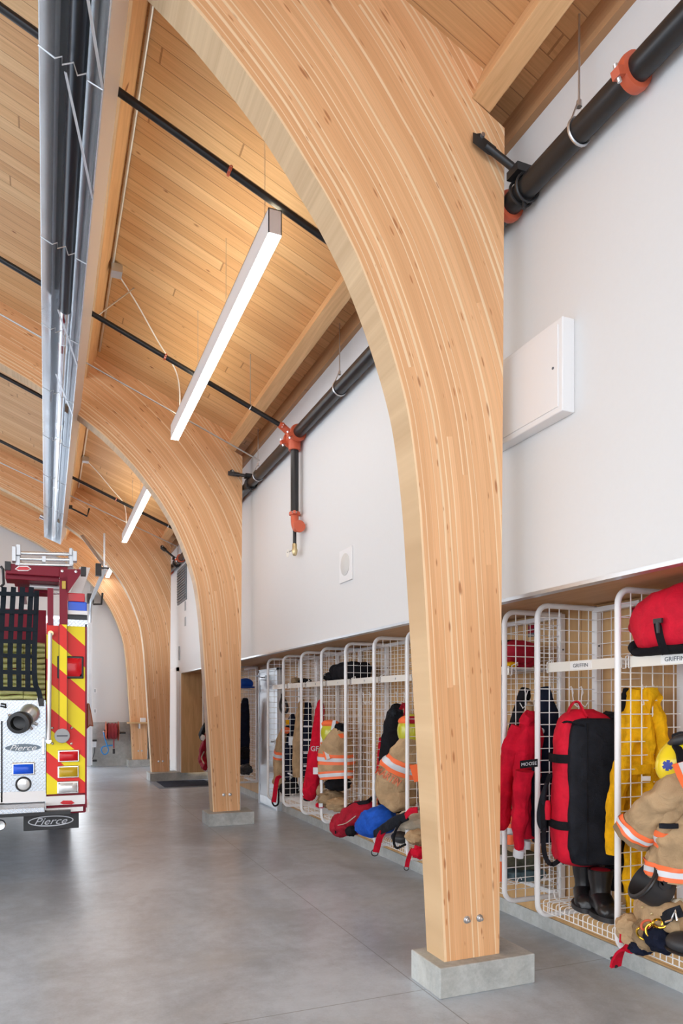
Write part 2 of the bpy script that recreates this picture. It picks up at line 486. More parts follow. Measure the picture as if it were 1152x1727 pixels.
M['floor'] = concrete('floor_concrete', (0.45,0.515,0.59), 0.29, 1.0, joints=[(0, 1.89, 0.0035), (1, 3.43, 0.0035), (1, 9.2, 0.004), (1, 14.9, 0.004), (0, -4.0, 0.004)], spec=0.6, contrast=0.32, bump=0.004)
M['block'] = concrete('cast_concrete', (0.46,0.48,0.47), 0.7, 3.0, spec=0.3, contrast=0.3)
M['wainscot'] = concrete('wainscot_concrete', (0.42,0.44,0.43), 0.75, 1.6, spec=0.3, contrast=0.3)
M['wall'] = plain('white_wall_paint', (0.73,0.735,0.74), 0.55, bump=0.02, bscale=160, var=0.02)
M['white'] = plain('white_enamel', (0.82,0.82,0.83), 0.3)
M['wire'] = plain('white_wire_coating', (0.84,0.835,0.83), 0.35)
M['cream'] = plain('cream_shelf_strip', (0.80,0.77,0.70), 0.4)
M['paper'] = plain('name_card', (0.86,0.86,0.85), 0.6)
M['ink'] = plain('ink_grey', (0.10,0.11,0.13), 0.6)
M['black_pipe'] = plain('black_steel_pipe', (0.028,0.028,0.03), 0.32, 0.3, var=0.3, bscale=20)
M['red_fit'] = plain('orange_red_fitting', (0.62,0.12,0.055), 0.4, var=0.15)
M['zinc'] = plain('zinc_steel', (0.62,0.63,0.65), 0.3, 0.9, var=0.1, bscale=30)
M['galv'] = plain('galvanised_steel', (0.66,0.70,0.74), 0.36, 0.85, var=0.18, bscale=24)
M['alu'] = plain('polished_aluminium', (0.80,0.83,0.86), 0.24, 0.8, var=0.15, bscale=6)
M['alu_side'] = plain('dull_aluminium', (0.75,0.73,0.72), 0.45, 0.5)
M['dark_tube'] = plain('dark_radiant_tube', (0.03,0.035,0.045), 0.28, 0.6)
M['dark_iron'] = plain('dark_iron', (0.04,0.04,0.042), 0.4, 0.5)
M['brass'] = plain('brass', (0.62,0.50,0.28), 0.35, 0.8)
M['lamp'] = emit('lamp_diffuser', (1.0,0.97,0.92), 13.0)
M['lamp_top'] = emit('lamp_top_diffuser', (1.0,0.86,0.60), 11.0)
M['door_metal'] = plain('galvanised_door', (0.66,0.72,0.78), 0.34, 0.3, var=0.12, bscale=14)
M['truck_red'] = plain('truck_maroon', (0.22,0.008,0.026), 0.35, spec=0.2)
M['truck_white'] = plain('truck_white', (0.85,0.85,0.86), 0.25)
M['tread'] = treadplate('treadplate')
M['chevron'] = chevron('chevron_sheeting')
M['lens_red'] = plain('red_lens', (0.62,0.012,0.02), 0.2, spec=0.3, coat=0.1)
M['lens_blue'] = plain('blue_lens', (0.012,0.10,0.72), 0.2, spec=0.3, coat=0.1)
M['lens_amber'] = plain('amber_lens', (0.55,0.36,0.02), 0.2, spec=0.3, coat=0.1)
M['lens_clear'] = plain('clear_lens', (0.72,0.74,0.75), 0.12, 0.3, coat=0.6)
M['chrome'] = plain('chrome', (0.80,0.81,0.82), 0.1, 1.0)
M['rubber'] = plain('black_rubber', (0.022,0.022,0.025), 0.5, bump=0.05)
M['net'] = fabric('black_webbing', (0.018,0.024,0.032), 0.2, bump=0.2)
M['hose'] = fabric('yellow_hose_jacket', (0.74,0.74,0.34), 0.15)
M['blue_hose'] = plain('blue_hose', (0.03,0.25,0.62), 0.35)
M['red_hose'] = plain('red_hose', (0.33,0.03,0.04), 0.4)
M['red_cloth'] = fabric('red_cloth', (0.56,0.008,0.03))
M['red_nylon'] = fabric('red_nylon', (0.62,0.012,0.035), 0.18, bump=0.25, rough=0.6)
M['dark_red'] = fabric('dark_red_nylon', (0.36,0.012,0.03), 0.25, rough=0.6)
M['navy'] = fabric('navy_cloth', (0.010,0.013,0.028), 0.3)
M['black_cloth'] = fabric('black_cloth', (0.012,0.012,0.015), 0.3)
M['charcoal'] = fabric('charcoal_nylon', (0.014,0.016,0.022), 0.3, rough=0.6)
M['yellow_cloth'] = fabric('yellow_cloth', (0.80,0.42,0.008), 0.22, bump=0.5)
M['tan'] = fabric('tan_turnout_cloth', (0.46,0.315,0.18), 0.22, bump=0.45)
M['tan_dark'] = fabric('brown_turnout_cloth', (0.31,0.215,0.125), 0.25, bump=0.45)
M['orange_tape'] = plain('orange_tape', (0.92,0.17,0.05), 0.5)
M['silver_tape'] = plain('silver_tape', (0.62,0.64,0.68), 0.35)
M['leather'] = plain('black_leather', (0.010,0.010,0.012), 0.28, bump=0.2, bscale=30)
M['blue_cloth'] = fabric('blue_nylon', (0.015,0.09,0.48), 0.25, rough=0.6)
M['helmet_y'] = plain('yellow_helmet_shell', (0.82,0.62,0.01), 0.25, coat=0.4)
M['helmet_g'] = plain('lime_helmet_shell', (0.50,0.50,0.03), 0.25, coat=0.4)
M['camo'] = fabric('drab_green_cloth', (0.11,0.115,0.085), 0.4)
M['teal'] = fabric('slate_blue_cloth', (0.10,0.16,0.19), 0.3)
M['gold'] = plain('gold_anodised', (0.75,0.45,0.05), 0.2, 0.9)
M['mat'] = fabric('dark_mat', (0.035,0.045,0.075), 0.2)
M['mat_edge'] = fabric('grey_mat_border', (0.24,0.27,0.31), 0.2)
M['pale_cloth'] = fabric('pale_cloth', (0.55,0.50,0.40), 0.2)
M['vent'] = plain('grey_vent', (0.16,0.18,0.20), 0.5)
M['grey_plastic'] = plain('grey_plastic', (0.38,0.40,0.42), 0.5)
M['patch_blue'] = plain('patch_blue', (0.03,0.05,0.30), 0.6)
M['speaker_grille'] = plain('speaker_grille', (0.64,0.63,0.61), 0.6)

M['plate_blue'] = plain('slate_plate', (0.16,0.21,0.26), 0.5)

M['ladder_alu'] = plain('ladder_aluminium', (0.50,0.52,0.55), 0.35, 0.6)

M['salmon'] = plain('salmon_letters', (0.95,0.36,0.20), 0.5)
# ------------------------------------------------------------------ the building
ARCH_Y = [3.353, 9.108, 14.844, 18.30]
ARCH_T = 0.19
WALL_X, SOFFIT_Z, BACK_X, END_Y = 2.51, 2.163, 3.16, 18.65
def deck_z(x): return 5.955 - 0.41667 * x

mb = MB(); mb.box(-26, -26, -0.12, 3.4, END_Y + 22, 0.0)
struct('floor', mb, M['floor'], 'polished grey concrete floor of the vehicle bay', 'floor', smooth=False)
mb = MB(); mb.prism([(-3.2, -6, deck_z(-3.2)), (2.66, -6, deck_z(2.66)), (2.66, -6, deck_z(2.66)+0.09), (-3.2, -6, deck_z(-3.2)+0.09)], (0, END_Y + 6.2, 0))
struct('ceiling', mb, M['deck'], 'sloping roof deck of knotty tongue and groove boards', 'ceiling', smooth=False)
mb = MB(); mb.prism([(-3.2, -6, deck_z(-3.2)), (-8.9, -6, deck_z(2.5)), (-8.9, -6, deck_z(2.5)+0.09), (-3.2, -6, deck_z(-3.2)+0.09)], (0, END_Y + 6.2, 0))
struct('ceiling_far', mb, M['deck'], 'other slope of the board roof beyond the ridge', 'ceiling', smooth=False)
mb = MB(); mb.box(WALL_X, -6, SOFFIT_Z, WALL_X + 0.14, END_Y, 4.98)
mb.box(WALL_X, 14.5, 0.166, WALL_X + 0.14, 15.1, SOFFIT_Z); mb.box(WALL_X, 15.1, 0.0, WALL_X + 0.14, END_Y, SOFFIT_Z)
struct('wall_right', mb, M['wall'], 'white painted wall above the locker recess', 'wall', smooth=False)
mb = MB(); mb.box(WALL_X - 0.012, -6, SOFFIT_Z - 0.016, WALL_X + 0.05, 14.5, SOFFIT_Z + 0.004)
struct('trim_1', mb, M['galv'], 'thin metal edge along the bottom of the white wall', 'trim', smooth=False)
mb = MB(); mb.box(WALL_X + 0.03, -6, SOFFIT_Z - 0.006, BACK_X + 0.08, 14.5, SOFFIT_Z + 0.05)
struct('ceiling_recess', mb, M['soffit_wood'], 'wooden plank soffit over the lockers', 'soffit', smooth=False)
mb = MB(); mb.box(BACK_X, -6, 0.098, BACK_X + 0.06, 14.5, SOFFIT_Z)
struct('wall_recess', mb, M['plywood'], 'plywood back wall of the locker recess', 'wall', smooth=False)
mb = MB(); mb.box(BACK_X - 0.012, -6, 0.0, BACK_X + 0.2, 9.94, 0.098); mb.box(BACK_X - 0.012, 10.87, 0.0, BACK_X + 0.2, 14.5, 0.098)
struct('baseboard_right', mb, M['block'], 'low concrete curb under the lockers', 'curb', smooth=False)
mb = MB(); mb.box(WALL_X - 0.01, 14.455, 0.163, BACK_X, 14.495, SOFFIT_Z - 0.006)
struct('wall_recess_end', mb, M['plywood_x'], 'plywood panel closing the far end of the recess', 'wall', smooth=False)
mb = MB(); mb.box(0.93, END_Y, 0, 2.66, END_Y + 0.2, 7.6).box(-3.2, END_Y, 3.66, 0.93, END_Y + 0.2, 7.6).box(-4.4, END_Y, 0, -3.2, END_Y + 0.2, 7.6).box(-8.5, END_Y, 3.66, -4.4, END_Y + 0.2, 7.6).box(-9, END_Y, 0, -8.5, END_Y + 0.2, 7.6)
struct('wall_end', mb, M['wall'], 'white end wall with open bay doorways behind the fire engine', 'wall', smooth=False)
mb = MB(); mb.box(1.02, END_Y - 0.045, 0, WALL_X, END_Y, 1.08)
struct('baseboard_end', mb, M['wainscot'], 'waist high concrete base of the end wall', 'wall base', smooth=False)
# ledger along the top of the wall
mb = MB(); mb.box(WALL_X - 0.045, -6, deck_z(WALL_X) - 0.13, WALL_X + 0.0, END_Y, deck_z(WALL_X) + 0.015)
struct('trim_2', mb, M['ledger'], 'timber ledger between the white wall and the roof boards', 'ledger', smooth=False)
# plain door far along the right wall
mb = MB(); mb.box(WALL_X - 0.03, 14.86, 0.163, WALL_X + 0.0, 15.80, 2.2)
d = struct('door_1', mb, M['white'], 'white door in the wall beyond the recess', 'door', smooth=False)
part('door_frame', MB().box(WALL_X - 0.045, 14.78, 0.163, WALL_X + 0.0, 14.86, 2.28).box(WALL_X - 0.045, 15.80, 0.163, WALL_X + 0.0, 15.88, 2.28).box(WALL_X - 0.045, 14.78, 2.2, WALL_X + 0.0, 15.88, 2.28), M['white'], d, smooth=False)
# metal door in the recess
DX = BACK_X - 0.075
mb = MB(); mb.box(DX, 9.955, 0.012, DX + 0.045, 10.848, 2.02)
d = struct('door_2', mb, M['door_metal'], 'grey galvanised metal door between the locker rows', 'door', bevel=0.004)
mb = MB(); mb.cyl((DX, 10.06, 0.99), (DX - 0.06, 10.06, 0.99), 0.012); mb.tube([(DX - 0.055, 10.06, 0.99), (DX - 0.058, 10.13, 0.99), (DX - 0.055, 10.19, 0.985)], 0.010); mb.lathe((DX + 0.001, 10.06, 0.99), (-1, 0, 0), [(0.032, 0), (0.032, 0.008), (0.0, 0.009)])
part('door_handle', mb, M['zinc'], d)
for z in (0.25, 1.0, 1.78): part('hinge', MB().cyl((DX - 0.006, 10.83, z - 0.05), (DX - 0.006, 10.83, z + 0.05), 0.011), M['galv'], d)
mb = MB().box(DX - 0.05, 10.38, 1.90, DX, 10.68, 1.97); mb.tube([(DX - 0.04, 10.55, 1.94), (DX - 0.2, 10.35, 1.955), (DX - 0.22, 10.12, 1.95)], 0.009)
part('door_closer', mb, M['galv'], d)
mb = MB(); mb.box(DX - 0.008, 9.91, 0.0, BACK_X + 0.02, 9.955, 2.06).box(DX - 0.008, 10.848, 0.0, BACK_X + 0.02, 10.89, 2.06).box(DX - 0.008, 9.91, 2.02, BACK_X + 0.02, 10.89, 2.065)
part('door_frame', mb, M['door_metal'], d, smooth=False)
part('kick_plate', MB().box(DX - 0.004, 9.985, 0.03, DX, 10.82, 0.14), M['galv'], d, smooth=False)
# ------------------------------------------------------------------ timber arches
INNER = [(1.975, .163), (1.937, .83), (1.912, 1.237), (1.886, 1.641), (1.860, 2.046), (1.838, 2.368), (1.820, 2.600), (1.793, 2.83), (1.755, 3.06), (1.695, 3.275), (1.603, 3.522), (1.494, 3.765), (1.418, 3.90), (1.305, 4.075), (1.200, 4.210), (1.125, 4.305), (1.020, 4.430), (.882, 4.570), (.733, 4.706), (.600, 4.815), (.420, 4.940), (.300, 5.018), (.05, 5.170), (-.192, 5.310), (-.598, 5.500), (-.971, 5.665), (-1.6, 5.93), (-3.2, 6.60)]
OUTER = [(2.325, .163), (2.36, 4.748), (2.148, 4.848), (2.222, 5.030), (-3.2, deck_z(-3.2))]
def _hit(p, d):
    best = None
    for (x0, z0), (x1, z1) in zip(OUTER[:-1], OUTER[1:]):
        ex, ez = x1 - x0, z1 - z0
        den = d[0]*ez - d[1]*ex
        if abs(den) < 1e-9: continue
        t = ((x0-p[0])*ez - (z0-p[1])*ex)/den; w = ((x0-p[0])*d[1] - (z0-p[1])*d[0])/den
        if t > 0.01 and -1e-6 <= w <= 1 + 1e-6 and (best is None or t < best): best = t
    return best
def arch_samples():
    pts = spline([(x, 0, z) for x, z in INNER], 220)
    P = [(p.x, p.z) for p in pts]; out = []; arc = 0
    for i, p in enumerate(P):
        a, b = P[max(i-3, 0)], P[min(i+3, len(P)-1)]
        tx, tz = b[0]-a[0], b[1]-a[1]; l = math.hypot(tx, tz); n = (tz/l, -tx/l)
        if i < 4: n = (1, 0)
        if i > len(P) - 4: n = (0.3846, 0.923)
        if i: arc += math.hypot(p[0]-P[i-1][0], p[1]-P[i-1][1])
        t = _hit(p, n)
        if t is None: continue
        q = (p[0]+n[0]*t, p[1]+n[1]*t)
        out.append([p, q, arc, t])
    for c in OUTER[1:4]:   # let the nearest ray end exactly in each corner
        j = min(range(len(out)), key=lambda i: (out[i][1][0]-c[0])**2 + (out[i][1][1]-c[1])**2)
        out[j][1] = c; out[j][3] = math.hypot(c[0]-out[j][0][0], c[1]-out[j][0][1])
    return out
_AS = arch_samples()
def arch_mesh(y0, y1):
    mb = MB(); K = 6
    def vert(x, y, z, u, v):
        mb.v.append(Vector((x, y, z))); mb.uv[len(mb.v)-1] = (u, v); return len(mb.v) - 1
    for side, y in ((0, y0), (1, y1)):
        rows = []
        for p, q, arc, t in _AS:
            rows.append([vert(p[0]+(q[0]-p[0])*k/K, y, p[1]+(q[1]-p[1])*k/K, arc + side*37, t*k/K) for k in range(K+1)])
        for i in range(len(rows)-1):
            for k in range(K):
                f = (rows[i][k], rows[i][k+1], rows[i+1][k+1], rows[i+1][k])
                mb.f.append(f if side == 0 else f[::-1]); mb.m.append(0)
    for which in (0, 1):
        rows = [[vert(s[which][0], y, s[which][1], 0, 0) for y in (y0, y1)] for s in _AS]
        for i in range(len(rows)-1):
            f = (rows[i][0], rows[i+1][0], rows[i+1][1], rows[i][1])
            mb.f.append(f if which == 0 else f[::-1]); mb.m.append(1)
    p, q = _AS[0][0], _AS[0][1]
    o = [vert(p[0], y0, p[1], 0, 0), vert(q[0], y0, q[1], 0, 0), vert(q[0], y1, q[1], 0, 0), vert(p[0], y1, p[1], 0, 0)]
    mb.f.append(tuple(o[::-1])); mb.m.append(1)
    return mb
ARCH_L = ['nearest curved glued timber arch with two bolts above its concrete pedestal', 'second curved timber arch standing between the far lockers and the fire engine',
          'third curved timber arch beside the plywood panel and floor mat', 'farthest curved timber arch against the end wall with a small shelf on it']
arch0 = None
for ai, y in enumerate(ARCH_Y):
    if arch0 is None:
        a = thing('timber_arch', ARCH_L[0], 'timber arch', (2.14, y + ARCH_T/2, 0.163), group='curved timber arches')
        part('laminated_leg', arch_mesh(y, y + ARCH_T), [M['glulam'], M['glulam_face']], a, smooth=True, ang=25)
        for bx in (PY(787, 1558, ARCH_Y[0]).x, PY(808.5, 1557, ARCH_Y[0]).x):
            mb = MB(); mb.lathe((bx, y + 0.001, 0.375), (0, -1, 0), [(0.021, 0), (0.021, 0.005), (0.014, 0.006), (0.014, 0.016), (0.010, 0.018), (0.010, 0.028), (0.0, 0.030)], 12)
            part('bolt', mb, M['zinc'], a, label='zinc bolt and washer', smooth=False)
        part('connector_plate', MB().box(2.318, y + 0.03, 0.165, 2.342, y + 0.15, 0.40), M['galv'], a, smooth=False)
        mb = MB(); x0 = 1.165; z0 = 4.253    # the dark hairline where two lengths of the arch meet on its underside
        arch0 = a
    else:
        dup(arch0, (0, y - ARCH_Y[0], 0), ARCH_L[ai])
# pedestals
def pedestal(x0, x1, y0, y1, label, name='concrete_pedestal'):
    mb = MB().box(x0, y0, 0.0, x1, y1, 0.1625)
    solo(name, label, 'pedestal', mb, M['block'], group='concrete arch pedestals', bevel=0.006, smooth=False)
pedestal(1.9055, 2.509, 3.279, 3.603, 'concrete pedestal block under the nearest timber arch')
pedestal(1.885, 2.478, 8.955, 9.36, 'concrete pedestal block under the second timber arch')
pedestal(1.9055, 3.14, 14.56, 15.09, 'long concrete plinth under the third arch and plywood panel')
pedestal(1.86, 2.5, 18.15, END_Y - 0.05, 'concrete pedestal block under the farthest timber arch')

# ------------------------------------------------------------------ purlins
def purlin(xt, w, dpt, y0, y1, label):
    t = Vector((0.923, 0, -0.3846)); n = Vector((-0.3846, 0, -0.923))
    A = Vector((xt, 0, deck_z(xt)))
    poly = [A, A + t*w, A + t*w + n*dpt, A + n*dpt]
    mb = MB().prism([(p.x, y0, p.z) for p in poly], (0, y1 - y0, 0))
    solo('roof_beam', label, 'roof beam', mb, M['beam_wood'], loc=(xt, (y0 + y1)/2, deck_z(xt) - dpt), smooth=False, bevel=0.004, group='timber roof beams')
BAYS = [(-3.0, 3.353), (3.543, 9.108), (9.298, 14.844), (15.034, 18.3)]
W1 = ['near the camera', 'between the first and second arch', 'between the second and third arch', 'beyond the third arch']
for i, (y0, y1) in enumerate(BAYS):
    purlin(2.222, 0.125, 0.197, y0, y1, 'square timber beam under the roof boards low by the white wall, ' + W1[i])
for i, (y0, y1) in enumerate(BAYS):
    purlin(0.452, 0.125, 0.31, y0, y1, 'deep timber beam under the roof boards beside the radiant heater, ' + W1[i])
# ------------------------------------------------------------------ sprinkler pipes
PXX, PZZ, PR = 2.43, 4.365, 0.060
def ring(mb, c, axis, R, r, n=20, m=6):
    c, a = Vector(c), Vector(axis).normalized(); x = a.orthogonal().normalized(); y = a.cross(x)
    return mb.tube([c + R*(math.cos(2*PI*k/n)*x + math.sin(2*PI*k/n)*y) for k in range(n)], r, m, closed=True)
def coupling(par, c, axis, R, name='coupling'):
    c, a = Vector(c), Vector(axis).normalized(); x = Vector((0,0,1)) if abs(a.z) < .9 else Vector((1,0,0)); x = (x - a*x.dot(a)).normalized(); y = a.cross(x)
    mb = MB(); w = R*0.42
    mb.lathe(c - a*w, a, [(R*1.02, 0), (R*1.34, 0.002), (R*1.38, w*0.5), (R*1.42, w), (R*1.38, w*1.5), (R*1.34, w*2-0.002), (R*1.02, w*2)], 24)
    for s in (-1, 1):
        e = c + (x*0.35 + y*0.94)*s*R*1.62
        mb.obox(e, a*w*0.9, (x*0.35+y*0.94)*R*0.34, (x*0.94 - y*0.35)*R*0.3)
    o = part(name, mb, M['red_fit'], par, label='orange red pipe coupling')
    for s in (-1, 1):
        e = c + (x*0.35 + y*0.94)*s*R*1.72; q = (x*0.94 - y*0.35)
        part('bolt', MB().cyl(e - q*R*0.62, e + q*R*0.62, R*0.17, 8), M['zinc'], o)
    return o
def hanger(par, y, top=None):
    """band round the main pipe and a rod up to the roof"""
    top = top or deck_z(PXX)
    mb = MB(); ring(mb, (PXX, y, PZZ), (0,1,0), PR + 0.006, 0.007, 24)
    mb.tube([(PXX - 0.05, y, PZZ + 0.04), (PXX - 0.012, y, PZZ + 0.13)], 0.005, 6); mb.tube([(PXX + 0.05, y, PZZ + 0.04), (PXX + 0.012, y, PZZ + 0.13)], 0.005, 6)
    mb.cyl((PXX, y, PZZ + 0.12), (PXX, y, PZZ + 0.15), 0.014, 8)
    h = part('hanger', mb, M['zinc'], par)
    part('rod', MB().cyl((PXX, y, PZZ + 0.13), (PXX, y, top), 0.0055, 8), M['zinc'], h)
mp = thing('sprinkler_main_pipe', 'thick black steel sprinkler pipe running along the top of the white wall', 'pipe', (PXX, 7.0, PZZ))
part('pipe_run', MB().cyl((PXX, -1.0, PZZ), (PXX, 18.2, PZZ), PR, 24), M['black_pipe'], mp)
for u, v in ((1070, 115), (859, 360)):
    p = PX(u, v, PXX); coupling(mp, (PXX, p.y, PZZ), (0,1,0), PR)
p = PX(275, 912, PXX)
for yy in (11.2, 14.1): coupling(mp, (PXX, yy, PZZ), (0,1,0), PR)
for yy in (2.83, 5.95, 8.62, 12.0, 14.3): hanger(mp, yy)
JY = 7.206
def branch(y, label, drop=False):
    b = thing('sprinkler_branch_pipe', label, 'pipe', (PXX, y, PZZ), group='sloping sprinkler branch pipes')
    r = 0.0245
    A = Vector((PXX, y, PZZ + 0.02)); sl = 0.42
    def at(x): return Vector((x, y, PZZ + 0.03 + sl*(PXX - x)))
    part('pipe_run', MB().tube([at(-2.6), at(0.33)], r, 12).tube([at(0.33), at(PXX - 0.14)], r, 12), M['black_pipe'], b)
    coupling(b, at(1.09), at(0) - at(1), r)
    # riser nipple and sprinkler head beside the beam
    mb = MB().tube([at(0.375) - Vector((0,0,0.0)), at(0.375) + Vector((0,0,0.09))], 0.017, 10)
    part('sprinkler_head', mb, M['black_pipe'], b)
    part('deflector', MB().lathe(at(0.375) + Vector((0,0,0.09)), (0,0,1), [(0.014,0),(0.010,0.02),(0.006,0.04),(0.022,0.042),(0.022,0.045),(0,0.046)], 12), M['brass'], b)
    mb = MB(); ring(mb, at(1.95), at(0) - at(1), r + 0.004, 0.005, 16); q = at(1.95)
    h = part('hanger', mb, M['zinc'], b)
    part('rod', MB().cyl(q + Vector((0,0,r)), (q.x, q.y, deck_z(q.x) - 0.0), 0.0045, 8), M['zinc'], h)
    c = Vector((PXX, y, PZZ))
    mb = MB(); e = at(PXX - 0.14)
    mb.tube([e + (at(0)-at(1))*0.03, e, c + Vector((-0.06, 0, 0.03))], [r*1.35, r*1.5, r*1.6], 14)
    mb.tube([c + Vector((0,-0.13,0)), c + Vector((0,0.13,0))], PR*1.16, 20)
    part('tee_fitting', mb, M['red_fit'], b, label='orange red tee fitting')
    coupling(b, c + Vector((0, -0.115, 0)), (0,1,0), PR*1.05); coupling(b, c + Vector((0, 0.115, 0)), (0,1,0), PR*1.05)
    coupling(b, e, at(0) - at(1), r*1.15)
    if drop:
        top = c.copy(); zb = PX(500, 862, PXX).z
        part('drop_pipe', MB().cyl(top - Vector((0,0,0.05)), (PXX, y, zb), 0.043, 18), M['black_pipe'], b)
        part('drop_collar', MB().cyl(top - Vector((0,0,0.15)), top - Vector((0,0,0.05)), 0.066, 18), M['red_fit'], b)
        coupling(b, (PXX, y, zb - 0.015), (0,0,1), 0.043)
        z1 = zb - 0.03
        mb = MB().tube(spline([(PXX, y, z1), (PXX, y - 0.01, z1 - 0.09), (PXX - 0.0, y - 0.06, z1 - 0.15), (PXX - 0.0, y - 0.15, z1 - 0.15)], 10), 0.042, 14)
        mb.cyl((PXX, y - 0.135, z1 - 0.15), (PXX, y - 0.165, z1 - 0.15), 0.062, 16)
        part('elbow_fitting', mb, M['red_fit'], b, label='orange red elbow')
        part('drain_nipple', MB().cyl((PXX, y, z1 - 0.10), (PXX, y, z1 - 0.30), 0.019, 12), M['black_pipe'], b)
        mb = MB().lathe((PXX, y, z1 - 0.30), (0,0,-1), [(0.022,0),(0.026,0.01),(0.026,0.05),(0.032,0.07),(0.026,0.10),(0.02,0.12),(0.016,0.125)], 14)
        vl = part('drain_valve', mb, M['brass'], b, label='brass drain valve')
        part('tag', MB().lathe((PXX - 0.045, y + 0.10, z1 - 0.385), (1,0.1,0), [(0.0,0),(0.042,0.001),(0.042,0.003),(0.0,0.004)], 18), M['cream'], vl, label='round cream tag')
        part('valve_stem', MB().cyl((PXX, y, z1 - 0.36), (PXX - 0.045, y + 0.10, z1 - 0.375), 0.006, 8), M['zinc'], vl)
branch(4.53, 'black branch pipe sloping under the roof boards in front of the near pendant light')
branch(JY, 'black branch pipe with a vertical drop and valve on the white wall', True)
branch(9.88, 'black branch pipe just beyond the second timber arch')
branch(12.56, 'black branch pipe crossing behind the second pendant light')
branch(15.6, 'black branch pipe beyond the third timber arch')

def brace(y, face_u, face_v, yface, label):
    """sway brace from an arch face to the main pipe"""
    b = thing('pipe_brace', label, 'pipe brace', (2.3, y, PZZ), group='black pipe sway braces')
    a = PY(face_u, face_v, yface - 0.03); e = Vector((PXX - 0.02, y, PZZ + 0.085))
    part('brace_arm', MB().cyl(a + (e-a)*0.12, e, 0.021, 12), M['dark_iron'], b)
    mb = MB().lathe(a + Vector((0, 0.034, 0.03)), (0,-1,0), [(0.030,0),(0.030,0.018),(0.022,0.03),(0.0,0.032)], 14)
    mb.obox(a + (e-a)*0.08, (e-a).normalized()*0.05, Vector((0,0,0.028)), Vector((0.028,0,0)))
    f = part('wall_foot', mb, M['dark_iron'], b)
    part('bolt', MB().cyl(a + Vector((0, -0.004, 0.03)), a + Vector((0, -0.02, 0.03)), 0.012, 8), M['zinc'], f)
    mb = MB(); ring(mb, (PXX, y - 0.03, PZZ), (0,1,0.15), PR + 0.012, 0.008, 22); ring(mb, (PXX, y + 0.03, PZZ), (0,1,-0.15), PR + 0.012, 0.008, 22)
    mb.obox((PXX - 0.03, y, PZZ + 0.085), (0.05,0,0), (0,0.05,0), (0,0,0.022)); mb.cyl((PXX, y, PZZ - 0.06), (PXX, y, PZZ - 0.1), 0.012, 8)
    part('pipe_clamp', mb, M['dark_iron'], b)
brace(3.27, 812, 240, ARCH_Y[0], 'black brace arm from the nearest arch to the main pipe')
brace(8.95, 392, 799, ARCH_Y[1], 'black brace arm from the second arch to the main pipe')
brace(14.6, 274, 924, ARCH_Y[2], 'black brace arm from the third arch to the main pipe')

# thin rods that run down the slope in front of arches
def slope_rod(y, x0, x1, off, r, mat, label, name='conduit'):
    mb = MB().tube([(x0, y, deck_z(x0) - off), (x1, y, deck_z(x1) - off)], r, 10)
    solo(name, label, 'conduit', mb, M[mat], loc=((x0+x1)/2, y, deck_z((x0+x1)/2) - off), group='thin rods under the roof')
p0, p1 = PY(137, 607, 8.3), PY(440, 778, 8.3)
def rod_between(a, b, ext, r, mat, label, grp='thin rods under the roof'):
    a, b = Vector(a), Vector(b); d = b - a
    mb = MB().tube([a - d*ext, b], r, 10)
    solo('conduit', label, 'conduit', mb, M[mat], loc=(a+b)/2, group=grp)
rod_between(PY(137, 607, 8.3), PY(438, 777, 8.3), 1.2, 0.009, 'zinc', 'thin silver rod sloping down in front of the second arch')
rod_between(PY(110, 832, 14.1), PY(300, 922, 14.1), 1.2, 0.010, 'zinc', 'thin silver rod sloping down in front of the third arch')
rod_between(PY(165, 532, 7.3), PY(234, 480, 7.3), 0.0, 0.006, 'zinc', 'short thin rod bracing the branch pipe to the roof near the deep beam')
# conduit along the deep beam
y0, y1 = -1.0, 8.9
xx = 0.452 + 0.923*0.125 + 0.018
mb = MB().tube([(xx, y0, deck_z(xx) - 0.02), (xx, y1, deck_z(xx) - 0.02)], 0.0125, 8)
solo('conduit', 'grey conduit along the deep beam beside the heater', 'conduit', mb, M['galv'], loc=(xx, 4, deck_z(xx)), group='thin rods under the roof')
mb = MB().tube([(xx, 9.4, deck_z(xx) - 0.02), (xx, 14.7, deck_z(xx) - 0.02)], 0.0125, 8)
solo('conduit', 'white conduit along the deep beam beyond the second arch', 'conduit', mb, M['white'], loc=(xx, 12, deck_z(xx)), group='thin rods under the roof')

